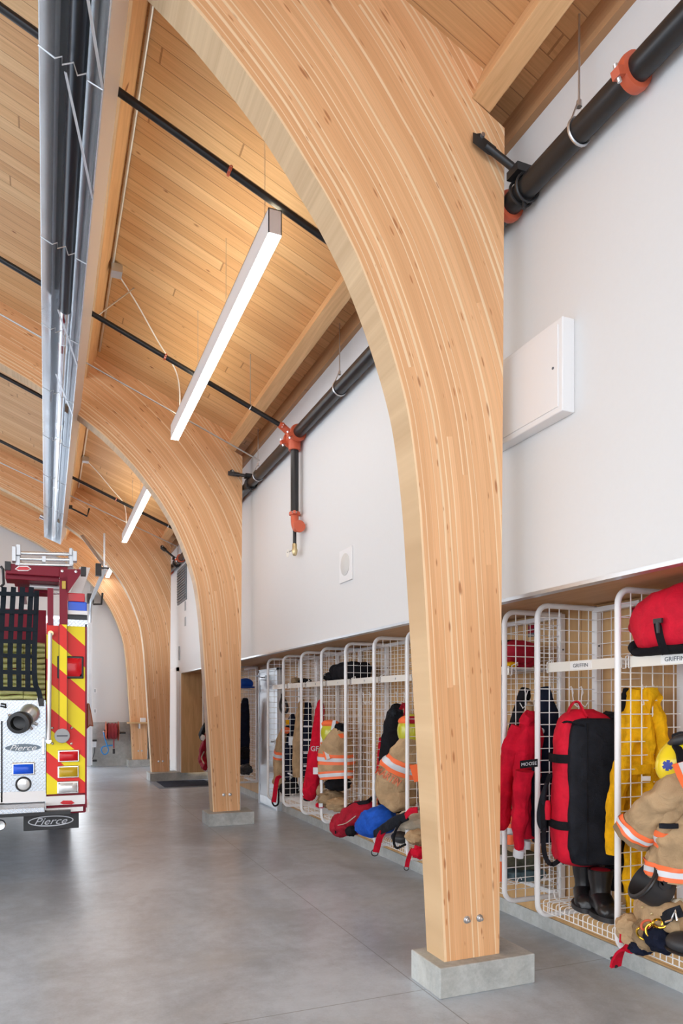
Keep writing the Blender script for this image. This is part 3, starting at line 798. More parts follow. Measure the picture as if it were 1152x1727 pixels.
# ------------------------------------------------------------------ pendant lights
def pendant(y0, y1, label, lead=True):
    xl, xr, zb, zt = 1.33, 1.42, 4.585, 4.75
    t = thing('pendant_light', label, 'pendant light', ((xl+xr)/2, (y0+y1)/2, zb), group='linear pendant lights')
    mb = MB().box(xl, y0, zb + 0.004, xl + 0.006, y1, zt).box(xr - 0.006, y0, zb + 0.004, xr, y1, zt).box(xl, y0, zt - 0.006, xr, y1, zt).box(xl, y0, zb + 0.004, xr, y0 + 0.006, zt).box(xl, y1 - 0.006, zb + 0.004, xr, y1, zt)
    part('housing', mb, M['white'], t, smooth=False)
    part('diffuser', MB().box(xl + 0.003, y0 + 0.003, zb, xr - 0.003, y1 - 0.003, zb + 0.02), M['lamp'], t, smooth=False, label='glowing white diffuser')
    part('top_diffuser', MB().box(xl + 0.01, y0 + 0.01, zt, xr - 0.01, y1 - 0.01, zt + 0.002), M['lamp_top'], t, smooth=False)
    for f in (0.06, 0.35, 0.65, 0.94):
        y = y0 + (y1-y0)*f; xm = (xl+xr)/2
        part('suspension_wire', MB().cyl((xm, y, zt), (xm, y, deck_z(xm)), 0.0018, 6), M['zinc'], t)
    if lead:
        ym = y1 - 0.35
        pts = [(1.375, ym, zt), (1.37, ym, zt + 0.30), (1.31, ym - 0.02, zt + 0.50), (1.1, ym - 0.25, deck_z(1.1) - 0.10), (0.85, ym - 0.6, deck_z(0.85) - 0.05), (0.62, ym - 0.9, deck_z(0.62) - 0.03)]
        part('power_lead', MB().tube(spline(pts, 30), 0.007, 8), M['white'], t, label='white cable')
        part('junction_box', MB().box(0.57, ym - 1.0, deck_z(0.62) - 0.09, 0.67, ym - 0.88, deck_z(0.62) - 0.01), M['galv'], t, smooth=False)
pendant(4.47, 8.40, 'long white glowing pendant light in front of the second timber arch')
pendant(10.22, 14.12, 'white glowing pendant light hanging between the second and third arches')
pendant(16.0, 18.2, 'white glowing pendant light partly hidden beyond the third arch', False)

# ------------------------------------------------------------------ radiant tube heater
ht = thing('radiant_heater', 'long radiant tube heater in a polished metal hood under the roof', 'heater', (0.12, 8.0, 4.9))
HY0, HY1 = 0.6, 16.0
HL = Vector((-0.034, 0, CAMZ + 3.42)); HR = Vector((0.285, 0, CAMZ + 3.29))
hx = (HR - HL).normalized(); hn = Vector((-hx.z, 0, hx.x))
def hp(a, b, y): return HL + hx*a + hn*b + Vector((0, y, 0))
W = (HR - HL).length
prof = [(0, 0), (0.006, 0.0), (0.055, 0.075), (0.06, 0.13), (0.115, 0.185), (W/2-0.025, 0.20), (W/2, 0.185), (W/2+0.025, 0.20), (W-0.115, 0.185), (W-0.06, 0.13), (W-0.055, 0.075), (W-0.006, 0.0), (W, 0)]
inner = prof; outer = [(0, 0.004), (0.025, 0.205), (0.10, 0.215), (W-0.10, 0.215), (W-0.006, 0.205), (W, 0.004)]
yb = [HY0 + (HY1-HY0)*i/5 for i in range(6)]
for i in range(5):
    mb = MB(); a, b = yb[i], yb[i+1] - 0.004
    poly = inner + outer[::-1]
    mb.loft([[hp(x, z, y) for x, z in poly] for y in (a, b)], True, False)
    # thin sheet: inside and outside skins
    part('hood', mb, M['alu'], ht, smooth=True, ang=20)
mb = MB(); mb.loft([[hp(x, z, y) for x, z in ((W, -0.002), (W + 0.004, 0.0), (W + 0.012, 0.235), (W + 0.006, 0.235))] for y in (HY0, HY1)], True, True)
part('side_skin', mb, M['alu_side'], ht, smooth=False)
part('end_cap', MB().prism([hp(x, z, HY1) for x, z in [(0,0),(0.03,0.21),(W-0.01,0.21),(W,0)]], (0, 0.01, 0)), M['alu'], ht, smooth=False)
part('radiant_tube', MB().cyl(hp(W*0.5, 0.085, HY0), hp(W*0.5, 0.085, 6.7), 0.05, 20), M['dark_tube'], ht, label='dark radiant tube')
part('radiant_tube', MB().cyl(hp(W*0.5, 0.085, 6.7), hp(W*0.5, 0.085, HY1 - 0.02), 0.05, 20), M['alu'], ht, label='silver radiant tube')
for y in (6.7, 7.3, 9.4, 9.9, 12.2): part('clamp', MB().cyl(hp(W*0.5, 0.085, y), hp(W*0.5, 0.085, y + 0.16), 0.054, 20), M['chrome'], ht)
for y in (3.0, 4.05, 5.7, 7.0, 8.4, 9.9, 11.6, 13.4):
    mb = MB().tube([hp(0.0, -0.006, y), hp(0.09, -0.012, y), hp(0.115, 0.02, y), hp(W*0.38, -0.02, y), hp(W*0.5, 0.03, y), hp(W*0.62, -0.02, y), hp(W-0.10, 0.02, y), hp(W-0.08, -0.012, y), hp(W, -0.006, y)], 0.0045, 6)
    part('wire_bracket', mb, M['zinc'], ht)
for y in (3.2, 4.1, 6.6, 7.9): part('brace_strip', MB().bar(hp(W*0.42, -0.006, y), hp(W, -0.004, y + 0.85), 0.016, 0.003, hn), M['zinc'], ht)
for y in (2.0, 5.0, 8.0, 11.0, 14.0):
    for q in (0.06, W-0.06):
        a = hp(q, 0.21, y); part('chain', MB().cyl(a, (a.x, y, deck_z(a.x)), 0.003, 6), M['zinc'], ht)
part('exhaust_stub', MB().cyl(hp(-0.09, 0.06, 14.6), hp(0.02, 0.06, 14.6), 0.05, 16), M['zinc'], ht)
# little black bracket on the arch beyond the heater
mb = MB().tube([(0.42, 14.3, 5.19), (0.72, 14.3, 5.06), (0.76, 14.35, 5.22)], 0.017, 8); mb.box(0.36, 14.27, 5.17, 0.46, 14.33, 5.23)
solo('conduit_bracket', 'black bent bracket under the beam before the third arch', 'bracket', mb, M['dark_iron'], loc=(0.5, 14.3, 5.19))

# ------------------------------------------------------------------ things on the white wall
t = thing('wall_mounted_access_panel', 'white metal access panel box on the wall beside the nearest arch', 'access panel', (2.47, 3.25, 3.04))
part('box', MB().box(2.43, 2.955, 3.04, WALL_X, 3.60, 3.522), M['white'], t, bevel=0.006, smooth=False)
part('door_leaf', MB().box(2.424, 2.985, 3.07, 2.432, 3.57, 3.492), M['white'], t, bevel=0.002, smooth=False)
part('lock', MB().lathe((2.425, 3.02, 3.28), (-1,0,0), [(0.007,0),(0.007,0.004),(0,0.005)], 12), M['ink'], t)
for z in (3.08, 3.28, 3.48): part('hinge', MB().cyl((2.424, 3.572, z - 0.02), (2.424, 3.572, z + 0.02), 0.006, 8), M['zinc'], t)
t = thing('wall_speaker', 'square white wall speaker with a round grille', 'speaker', (2.5, 5.97, 2.645))
part('plate', MB().box(2.494, 5.83, 2.645, WALL_X, 6.12, 2.94), M['white'], t, bevel=0.004, smooth=False)
part('grille', MB().lathe((2.494, 5.975, 2.80), (-1,0,0), [(0.10,0),(0.10,0.004),(0.09,0.008),(0.0,0.012)], 28), M['speaker_grille'], t)
mb = MB().box(WALL_X - 0.02, 13.9, 3.55, WALL_X, 14.9, 4.25)
for i in range(12): mb.box(WALL_X - 0.035, 13.95, 3.60 + i*0.052, WALL_X - 0.02, 14.85, 3.625 + i*0.052)
solo('louvre_vent', 'dark grey louvred vent high on the wall beyond the second arch', 'vent', mb, M['vent'], smooth=False)
for z in (3.05, 3.35): 
    solo('wall_plate', 'small grey plate on the white wall, ' + ('lower' if z < 3.2 else 'upper') + ' of two under the vent', 'wall plate', MB().box(WALL_X - 0.012, 14.0, z, WALL_X, 14.12, z + 0.17), M['grey_plastic'], smooth=False, group='small plates under the vent')
solo('wall_hook', 'slim grey pull handle on the wall above the white door', 'handle', MB().box(WALL_X - 0.03, 14.65, 2.42, WALL_X, 14.72, 2.70), M['grey_plastic'], smooth=False)

# ------------------------------------------------------------------ the end wall
t = thing('hose_reel', 'red wall hose reel with a looping blue hose on the end wall', 'hose reel', (1.33, 18.4, 0.75))
c = PY(189, 1233, 18.42)
part('drum', MB().cyl(c + Vector((-0.11,0,0)), c + Vector((0.11,0,0)), 0.13, 24), M['red_hose'], t)
mb = MB()
for i in range(9):
    for rr in (0.15, 0.185): ring(mb, c + Vector((-0.10 + 0.025*i, 0, 0)), (1,0,0), rr + 0.01*math.sin(i*2), 0.014, 22)
part('wound_hose', mb, M['red_hose'], t, label='dark red wound hose')
for s in (-1, 1):
    part('flange', MB().lathe(c + Vector((0.14*s,0,0)), (s,0,0), [(0.24,0),(0.24,0.008),(0.05,0.012),(0.0,0.02)], 28), M['red_fit'], t)
part('wall_bracket', MB().box(c.x - 0.18, c.y + 0.02, c.z - 0.02, c.x + 0.18, END_Y - 0.045, c.z + 0.03).box(c.x - 0.18, c.y - 0.02, c.z - 0.02, c.x - 0.15, c.y + 0.05, c.z + 0.03).box(c.x + 0.15, c.y - 0.02, c.z - 0.02, c.x + 0.18, c.y + 0.05, c.z + 0.03), M['dark_iron'], t, smooth=False)
bl = [PY(u, v, 18.3) for u, v in ((175, 1235), (177, 1245), (181, 1258), (183, 1265), (180, 1271), (175, 1272), (171, 1266), (173, 1260), (180, 1258), (190, 1257))]
part('blue_hose', MB().tube(spline(bl, 40), 0.016, 10), M['blue_hose'], t, label='bright blue looping hose')
part('hose_tail', MB().tube([PY(192, 1236, 18.35), PY(192, 1262, 18.35)], 0.015, 8), M['red_hose'], t)
part('hose_fitting', MB().tube([PY(192, 1263, 18.35), PY(192, 1271, 18.35)], 0.028, 10), M['rubber'], t)
part('inlet_cock', MB().tube([PY(174, 1234, 18.35), PY(184, 1234, 18.40)], 0.02, 8), M['zinc'], t)
mb = MB().tube([PY(203, 1236, 18.56), PY(212, 1236, 18.56)], 0.022, 10); mb.lathe(PY(202, 1236, 18.56), (0,-1,0), [(0.03,0),(0.03,0.03),(0,0.035)], 12)
solo('pipe_stub', 'short dark pipe fitting beside the hose reel', 'pipe fitting', mb, M['dark_iron'], loc=PY(207, 1236, 18.58))
for v, nm in ((1165, 'upper'), (1199, 'lower')):
    t = thing('wall_outlet', nm + ' of two small outlets on the white end wall', 'outlet', PY(162, v + 4, END_Y), group='outlets on the end wall')
    a, b = PY(159, v + 4, END_Y), PY(163.5, v - 4, END_Y)
    part('cover_plate', MB().box(a.x, END_Y - 0.02, a.z, b.x, END_Y, b.z), M['white'], t, smooth=False)
    part('socket', MB().box(a.x, END_Y - 0.03, a.z + 0.02, (a.x+b.x)/2, END_Y - 0.02, b.z - 0.02), M['grey_plastic'], t, smooth=False)
t = thing('wall_shelf', 'small wooden shelf on the farthest arch with a white box on it', 'shelf', PY(228, 1221, 18.1))
a, b = PY(217, 1219, 18.15), PY(249, 1217, 18.15)
t.location = (a.x, 18.2, a.z)
part('board', MB().box(a.x - 0.03, 17.98, a.z - 0.02, 2.36, 18.30, a.z + 0.015), M['plywood_x'], t, smooth=False)
part('bracket', MB().box(2.1, 18.05, a.z - 0.14, 2.13, 18.30, a.z - 0.02), M['galv'], t, smooth=False)
a2, b2 = PY(237, 1217, 18.15), PY(245, 1212, 18.15)
solo('small_box', 'small white box lying on the far shelf', 'box', MB().box(a2.x, 18.05, a.z + 0.015, b2.x, 18.25, b2.z + 0.02), M['white'], smooth=False)
t = thing('wall_switch_box', 'grey switch box low on the end wall beside the engine', 'switch box', PY(158, 1258, END_Y - 0.08))
a, b = PY(154.5, 1260, END_Y - 0.05), PY(162, 1250, END_Y - 0.05)
part('housing', MB().box(a.x, END_Y - 0.16, a.z, b.x, END_Y - 0.045, b.z), M['galv'], t, smooth=False)
part('cable', MB().tube(spline([PY(160, 1260, END_Y - 0.08), PY(159, 1270, END_Y - 0.08), PY(156, 1280, END_Y - 0.08)], 10), 0.01, 6), M['dark_iron'], t)
for v in (1249, 1283):
    mb = MB().box(PY(156, v, 18.5).x, 18.45, PY(156, v + 1.5, 18.5).z, PY(163, v, 18.5).x, 18.605, PY(156, v - 1.5, 18.5).z)
    solo('track_bracket', ('upper' if v < 1260 else 'lower') + ' black bracket on the concrete base beside the engine', 'bracket', mb, M['dark_iron'], smooth=False, group='black brackets on the concrete base')
# overhead door track
t = thing('door_track', 'galvanised overhead door track rising beside the engine and running under the roof', 'door track', (1.0, 18.5, 0.0))
rt = [(1.0, 18.45, 0.05), (1.0, 18.45, 3.3), (1.0, 18.40, 3.65), (1.0, 18.2, 3.92), (1.0, 17.85, 4.02), (1.0, 13.6, 4.02)]
mb = MB()
for d in (0.0, 0.05):
    mb.loft([[(x + s, y + d*(1 if z < 3.6 else 0) , z + d*(1 if z >= 3.6 else 0) + e) for s, e in ((-0.02, 0), (0.03, 0), (0.03, 0.012), (-0.02, 0.012))] for x, y, z in rt], True, True)
mb = MB()
mb.loft([[(0.95, 18.42, z), (1.03, 18.42, z), (1.03, 18.47, z), (0.95, 18.47, z)] for z in (0.05, 3.5)], True, True)
part('vertical_rail', mb, M['galv'], t, smooth=False)
part('rail_edge', MB().box(1.03, 18.415, 0.05, 1.045, 18.45, 3.6), M['white'], t, smooth=False)
mb = MB().bar((1.0, 17.8, 4.0), (1.0, 13.6, 4.0), 0.055, 0.075)
mb.tube(spline([(1.0, 18.45, 3.5), (1.0, 18.38, 3.8), (1.0, 18.15, 3.97), (1.0, 17.8, 4.0)], 10), 0.035, 8)
part('horizontal_rail', mb, M['galv'], t, smooth=False)
e = Vector((1.0, 13.62, 4.0)); tp = PY(138, 903, 14.7)
part('diagonal_strut', MB().bar(e, tp, 0.06, 0.02, (0,-1,0)), M['galv'], t, smooth=False)
part('vertical_strut', MB().bar(e + Vector((-0.02, 0.03, 0)), e + Vector((-0.02, 0.03, 0.62)), 0.03, 0.03, (0,-1,0)), M['galv'], t, smooth=False)
part('spring_bumper', MB().box(e.x - 0.17, e.y - 0.03, e.z - 0.16, e.x - 0.07, e.y + 0.08, e.z + 0.06).box(e.x - 0.13, e.y - 0.02, e.z - 0.03, e.x + 0.06, e.y + 0.03, e.z + 0.0), M['dark_iron'], t, smooth=False)
mb = MB().tube([PY(157, 1019, 18.3), PY(171, 1019, 18.3), PY(173, 1000, 18.3)], 0.025, 8); mb.box(0.93, 18.35, 3.98, 1.08, 18.6, 4.2)
part('shaft_bracket', mb, M['dark_iron'], t)
solo('wall_sensor', 'small grey sensor box on the end wall above the engine light', 'sensor', MB().box(PY(152, 993, END_Y).x, END_Y - 0.06, PY(152, 997, END_Y).z, PY(158, 993, END_Y).x, END_Y, PY(152, 988, END_Y).z), M['speaker_grille'], smooth=False)
# floor mat
t = thing('floor_mat', 'dark blue floor mat with a grey border in front of the third arch', 'mat', (2.4, 13.9, 0))
def mat_poly(ins):
    return [(1.905 + ins, 13.30 + ins, 0), (3.05 - ins, 13.30 + ins, 0), (3.05 - ins, 14.55 - ins, 0), (1.90 + ins, 14.55 - ins, 0)]
part('border', MB().prism(mat_poly(0.0), (0,0,0.008)), M['mat_edge'], t, smooth=False)
part('field', MB().prism([(x, y, 0.006) for x, y, z in mat_poly(0.11)], (0,0,0.007)), M['mat'], t, smooth=False)
# ------------------------------------------------------------------ fire engine (rear right corner is what the photo shows)
TY = 6.9
TC = -0.88
tk = thing('fire_engine', 'fire engine with yellow and red chevron rear, hose bed net and ladder rack', 'fire engine', (TC, TY, 0.0))
def T(u, v, dy=0.0): return PY(u, v, TY + dy)
def tbox(mb, u0, v0, u1, v1, d0, d1):
    """box on the rear: pixel rectangle at the rear plane moved by d0, reaching back to d1"""
    a, b = T(u0, v1, d0), T(u1, v0, d0)
    return mb.box(a.x, TY + d0, a.z, b.x, TY + d1, b.z)
XR = T(145, 1200).x; XL = 2*TC - XR
zb = T(145, 1371).z; zt = T(146, 1052).z
XP0 = T(78, 1200).x                       # inner edge of the chevron column
# body, both sides, tank and cab
mb = MB().box(XP0, TY + 0.02, zb, XR, TY + 5.2, zt).box(2*TC - XP0, TY + 0.02, zb, XL, TY + 5.2, zt).box(2*TC - XP0, TY + 1.6, zb, XP0, TY + 5.2, zt)
part('body', mb, M['truck_red'], tk, bevel=0.01, smooth=False)
mb = MB().prism([(XL + 0.02, TY + 5.3, 0.55), (XL + 0.02, TY + 8.0, 0.55), (XL + 0.02, TY + 8.25, 1.5), (XL + 0.02, TY + 7.95, 2.45), (XL + 0.02, TY + 5.3, 2.5)], (XR - XL - 0.04, 0, 0))
cab = part('cab', mb, M['truck_red'], tk, bevel=0.03, smooth=False)
part('windscreen', MB().prism([(XL + 0.15, TY + 8.13, 1.6), (XL + 0.15, TY + 7.93, 2.35), (XL + 0.15, TY + 7.95, 2.36), (XL + 0.15, TY + 8.24, 1.6)], (XR - XL - 0.3, 0, 0)), M['rubber'], cab, smooth=False)
for s in (-1, 1):
    for yy in (TY + 3.0, TY + 6.6):
        xo = TC + s*(XR - TC - 0.04)
        w = MB().lathe((xo, yy, 0.52), (-s, 0, 0), [(0.28, 0.06), (0.34, 0.0), (0.48, 0.0), (0.52, 0.04), (0.52, 0.24), (0.48, 0.28), (0.30, 0.28)], 36)
        wh = part('wheel', w, M['rubber'], tk)
        part('rim', MB().lathe((xo - s*0.03, yy, 0.52), (s, 0, 0), [(0.29, -0.02), (0.25, 0.0), (0.12, -0.03), (0.10, 0.04), (0.0, 0.05)], 28), M['chrome'], wh)
part('chassis', MB().box(TC - 0.45, TY + 0.3, 0.42, TC + 0.45, TY + 8.0, 0.62), M['dark_iron'], tk, smooth=False)
# chevron columns
mb = tbox(MB(), 78.5, 1053, 145, 1340, -0.012, 0.02)
cp = part('chevron_panel', mb, M['chevron'], tk, smooth=False, label='yellow and red chevron panel')
mb = MB().box(XL, TY - 0.012, T(145,1340).z, 2*TC - XP0, TY + 0.02, zt)
part('chevron_panel', mb, M['chevron'], tk, smooth=False)
part('lower_band', tbox(MB(), 77, 1340.5, 143.5, 1359, -0.012, 0.02), M['truck_white'], tk, smooth=False, label='white band')
def diamond(u0, u1, v0, v1, d, mat, par, name, cut=0.22):
    vm = (v0+v1)/2
    P = [T(u0, vm + 1, d), T(u0 + (u1-u0)*cut, v0, d), T(u1 - (u1-u0)*cut, v0, d), T(u1, vm + 1, d), T(u1 - (u1-u0)*cut, v1, d), T(u0 + (u1-u0)*cut, v1, d)]
    return part(name, MB().prism([(p.x, TY + d, p.z) for p in P], (0, -0.004, 0)), mat, par, smooth=False)
diamond(101, 126, 1350, 1356.5, -0.013, M['lens_red'], tk, 'reflector')
mb = tbox(MB(), 78, 1360.5, 140, 1371, -0.01, 0.05)
lt = part('lower_trim', mb, M['alu_side'], tk, smooth=False)
for u in (99, 118): part('rivet', MB().lathe(T(u, 1365, -0.01), (0,-1,0), [(0.007,0),(0.006,0.003),(0,0.004)], 10), M['zinc'], lt)
part('corner_edge', tbox(MB(), 143.5, 1053, 146.5, 1362, -0.014, 0.01), M['truck_red'], tk, smooth=False)
part('rub_rail', MB().box(XR, TY + 0.05, zb, XR + 0.03, TY + 5.0, zb + 0.07), M['alu_side'], tk, smooth=False)
# centre: treadplate face, band and tailboard
XC0 = 2*TC - XP0
def wide(v0, v1, d0, d1, mb=None): 
    a, b = T(40, v1, d0), T(40, v0, d0)
    return (mb or MB()).box(XC0, TY + d0, a.z, XP0 - 0.004, TY + d1, b.z)
part('tread_panel', wide(1181, 1335, -0.004, 0.05), M['tread'], tk, smooth=False)
part('panel_edge', MB().box(T(3.5,1300).x - 0.008, TY - 0.012, T(3,1353).z, T(3.5,1300).x + 0.004, TY, T(3,1216).z), M['rubber'], tk, smooth=False)
part('center_band', wide(1335, 1353, -0.012, 0.05), M['truck_white'], tk, smooth=False)
tb = T(40, 1353.5, 0.0).z; tb0 = T(40, 1372, -0.30).z
part('tailboard', MB().box(XC0, TY - 0.30, T(40, 1372, -0.3).z, XP0 - 0.01, TY + 0.05, T(40, 1362.5, -0.3).z), M['tread'], tk, bevel=0.006, smooth=False)
part('bumper_beam', MB().box(XC0, TY - 0.1, T(40, 1377, -0.1).z, XP0 + 0.2, TY + 0.0, T(40, 1371, -0.1).z), M['dark_iron'], tk, smooth=False)
# mud flaps with lettered ovals
for k, s in enumerate((1, -1)):
    u0, u1 = 39.5, 133
    a, b = T(u0, 1402, 0.1), T(u1, 1371, 0.1)
    if s == 1: x0, x1 = a.x, b.x
    else: x0, x1 = 2*TC - b.x, 2*TC - a.x
    fl = part('mud_flap', MB().box(x0, TY + 0.10, a.z, x1, TY + 0.112, b.z + 0.02), M['rubber'], tk, bevel=0.005, smooth=False)
    if s == 1:
        c = T(86, 1384.5, 0.098); hw = (T(124, 1385, .098).x - T(47, 1385, .098).x)/2; hh = (T(86, 1375.5, .098).z - T(86, 1393.5, .098).z)/2
        mb = MB(); n = 48
        E = lambda r, q: [(c.x + (hw - r)*math.cos(2*PI*i/n), c.y - q, c.z + (hh - r)*math.sin(2*PI*i/n)) for i in range(n)]
        mb.loft([E(0, 0), E(0, .003), E(0.010, .003), E(0.010, 0)], True, False)
        part('oval_ring', mb, M['silver_tape'], fl, smooth=False)
        part('lettering', text_mb('Pierce', c - Vector((0, 0.003, 0)), (1,0,0), (0,0,1), hh*1.25, 0.003, shear=0.45, squeeze=1.25), M['silver_tape'], fl, smooth=False)
part('low_round_light', MB().lathe(T(0, 1391, 0.05), (0,-1,0), [(0.045,0),(0.05,0.02),(0.04,0.03),(0.0,0.02)], 20), M['chrome'], tk, label='round silver disc low at the edge')  # round light low on the rear, drawn as a plain silver disc
# oval name plate
c = T(39, 1261, -0.006); hw = T(69, 1261).x - T(39, 1261).x; hh = T(39, 1254.5).z - T(39, 1261).z
mb = MB(); n = 48
mb.prism([(c.x + hw*math.copysign(abs(math.cos(2*PI*i/n))**1.3, math.cos(2*PI*i/n)), c.y, c.z + hh*math.sin(2*PI*i/n)) for i in range(n)], (0, -0.004, 0))
op = part('name_plate', mb, M['plate_blue'], tk, label='grey oval name plate', smooth=False)
part('lettering', text_mb('Pierce', c - Vector((0, 0.006, 0)), (1,0,0), (0,0,1), hh*1.45, 0.003, shear=0.45, squeeze=1.2), M['truck_white'], op, smooth=False)
# outlet with cap ring
c = T(37, 1216, -0.004)
og = part('outlet_elbow', MB().tube(spline([T(50, 1203, 0.0), T(49, 1204, -0.06), T(42, 1212, -0.13)], 8), [0.085, 0.085, 0.085, 0.083, 0.081, 0.08, 0.078, 0.075, 0.072][:9], 22), M['galv'], tk, label='grey cast outlet')
cc = T(36, 1217, -0.12); ax = Vector((-0.25, -1, -0.12)).normalized()
part('outlet_cap', MB().lathe(cc, ax, [(0.075, 0), (0.092, 0.02), (0.092, 0.05), (0.084, 0.06), (0.084, 0.075), (0.09, 0.08), (0.09, 0.10), (0.062, 0.102), (0.058, 0.03), (0.03, 0.02), (0.0, 0.02)], 30), M['dark_iron'], og, label='dark round hose coupling')
for u, v in ((14, 1206), (63, 1222), (66, 1208), (54, 1230)):
    part('outlet_lug', MB().cyl(T(40 + (u-40)*0.55, 1214 + (v-1214)*0.55, -0.08), T(u, v, -0.06), 0.013, 8), M['zinc'], og)
mb = MB().tube([T(1, 1191, -0.01), T(10, 1193, -0.04), T(9, 1188, -0.04), T(2, 1187, -0.01)], 0.008, 8)
part('latch', mb, M['dark_iron'], tk)
mb = tbox(MB(), 70.5, 1244, 75.5, 1273, -0.03, 0.0); part('door_latch', mb, M['zinc'], tk, bevel=0.004, smooth=False)
part('door_latch', tbox(MB(), 68, 1280, 75, 1285, -0.03, 0.0), M['zinc'], tk, bevel=0.003, smooth=False)
# lamps
def lamp(u0, v0, u1, v1, lens, label, bez='chrome', d=-0.012, inset=2.5):
    bz = part('lamp_bezel', tbox(MB(), u0, v0, u1, v1, d - 0.022, d), M[bez], tk, bevel=0.008, smooth=False)
    p, q = T(u0 + inset, v1 - inset, d), T(u1 - inset, v0 + inset, d)
    mb = MB(); nx, nz = 10, 6
    rings = []
    for i in range(nz + 1):
        z = p.z + (q.z-p.z)*i/nz; f = i/nz*2 - 1; row = []
        for j in range(nx + 1):
            x = p.x + (q.x-p.x)*j/nx; g = j/nx*2 - 1
            row.append((x, TY + d - 0.022 - 0.022*(1 - f**4)*(1 - g**4), z))
        rings.append(row)
    mb.loft(rings, False, False)
    part('lens', mb, M[lens], bz, label=label)
lamp(97.5, 1264, 134, 1286, 'lens_red', 'red lens'); lamp(97, 1290.5, 133.5, 1313, 'lens_amber', 'amber lens'); lamp(96, 1316.5, 133, 1339.5, 'lens_clear', 'clear lens')
lamp(96.5, 1107, 141, 1144, 'lens_red', 'large red lens', 'rubber', inset=3.5)
lamp(20, 1285.5, 59, 1308, 'lens_blue', 'blue lens', d=-0.004)
c = T(39.5, 1322.5, -0.006)
rl = part('round_lamp', MB().lathe(c, (0,-1,0), [(0.066,0),(0.066,0.010),(0.06,0.014),(0.052,0.012),(0.052,0.0)], 36), M['rubber'], tk, label='black ring')
part('lens', MB().lathe(c, (0,-1,0), [(0.052,0),(0.051,0.006),(0.03,0.012),(0.0,0.014)], 36), M['lens_clear'], rl, label='white lens')
# grab rail
gr = part('grab_rail', MB().tube([T(84.5, 1068, -0.07), T(82, 1248, -0.07)], 0.0185, 14), M['alu_side'], tk)
for u, v in ((85.5, 1068), (82, 1250)):
    part('rail_foot', MB().tube([T(u, v, -0.07), T(u, v, -0.01)], 0.024, 10), M['brass'] if v < 1100 else M['zinc'], gr)
# swinging ladder arm: post with chevron sheeting, red above
arm = part('ladder_arm', tbox(MB(), 100, 1053, 113, 1232, -0.075, -0.03), M['chevron'], tk, smooth=False)
part('arm_edge', tbox(MB(), 99.2, 1053, 100, 1232, -0.077, -0.03), M['rubber'], arm, smooth=False)
part('arm_edge', tbox(MB(), 113, 1053, 113.6, 1232, -0.077, -0.03), M['rubber'], arm, smooth=False)
am = tbox(MB(), 100.5, 957, 114, 1053, -0.075, -0.03)
P = [T(100.5, 960, -0.075), T(100.5, 975, -0.075), T(114, 1000, -0.075), T(136, 968, -0.075), T(136, 960, -0.075)]
am.prism([(p.x, p.y, p.z) for p in P], (0, 0.045, 0))
mast = part('mast', am, M['truck_red'], tk, smooth=False)
part('side_marker', tbox(MB(), 104.5, 980, 111, 993, -0.085, -0.075), M['lens_amber'], mast, bevel=0.003, smooth=False)
for u, v in ((105, 963), (128, 964)): part('bolt', MB().lathe(T(u, v, -0.075), (0,-1,0), [(0.012,0),(0.012,0.005),(0,0.008)], 12), M['zinc'], mast)
part('inner_post', tbox(MB(), 80, 992, 90, 1054, -0.02, 0.03), M['truck_red'], tk, smooth=False)
c = T(105, 1241, -0.08)
dk = part('hub_cap', MB().lathe(c, (0,-1,0), [(0.064,-0.05),(0.064,0),(0.058,0.006),(0.0,0.007)], 36), M['grey_plastic'], tk, label='round grey pivot cap')
part('emblem', MB().obox(c + Vector((0,-0.009,0)), (0.045,0,0), (0,0.001,0), (0,0,0.006)), M['ink'], dk, smooth=False)
for u, v in ((88.5, 1227.5), (121, 1227.5), (88.5, 1254), (120.5, 1254)):
    part('chrome_button', MB().lathe(T(u, v, -0.012), (0,-1,0), [(0.014,0),(0.014,0.006),(0.008,0.014),(0,0.016)], 14), M['chrome'], tk)
# gantry over the hose bed
g = tbox(MB(), 10, 956, 100.5, 967, -0.07, -0.01)
g = tbox(g, 9, 966, 100, 976, -0.01, 0.25); g = tbox(g, 24, 978, 100, 984, 0.3, 0.5); g = tbox(g, 30, 992, 82, 998, 0.35, 0.6)
ga = part('gantry', g, M['truck_red'], tk, bevel=0.004, smooth=False, label='maroon crossbeams')
for a_, b_ in ((8, 18), (137, 145.5)): part('end_block', tbox(MB(), a_, 947 if a_ < 50 else 956, b_, 961 if a_ < 50 else 969, -0.085, 0.02), M['rubber'], ga, smooth=False)
diamond(25, 53, 954.5, 963, -0.071, M['truck_white'], ga, 'reflector_border'); diamond(27, 51, 956, 961.5, -0.076, M['lens_red'], ga, 'reflector')
# ladders lying on the gantry
ld = thing('ladder', 'silver ladder lying on the rack above the hose bed of the fire engine', 'ladder', T(75, 953, 0.0))
ly = -0.08
for u0, u1 in ((26, 34), (117, 124)): part('side_rail', tbox(MB(), u0, 926, u1, 953, ly, 2.6), M['ladder_alu'], ld, bevel=0.004, smooth=False)
for u0, u1 in ((20, 27), (123, 130)): part('end_bracket', tbox(MB(), u0, 921 if u0 < 50 else 929, u1, 946, ly - 0.05, ly + 0.05), M['ladder_alu'], ld, bevel=0.004, smooth=False)
for u0, u1 in ((27, 35), (117, 122)): part('tip', tbox(MB(), u0, 918 if u0 < 50 else 924, u1, 936, ly - 0.03, ly + 0.03), M['ladder_alu'], ld, bevel=0.004, smooth=False)
for v in (933.5, 943, 952): part('rung', MB().cyl(T(30, v - 0.8, ly + 0.02), T(122, v + 1.4, ly + 0.02), 0.016, 12), M['alu'], ld)
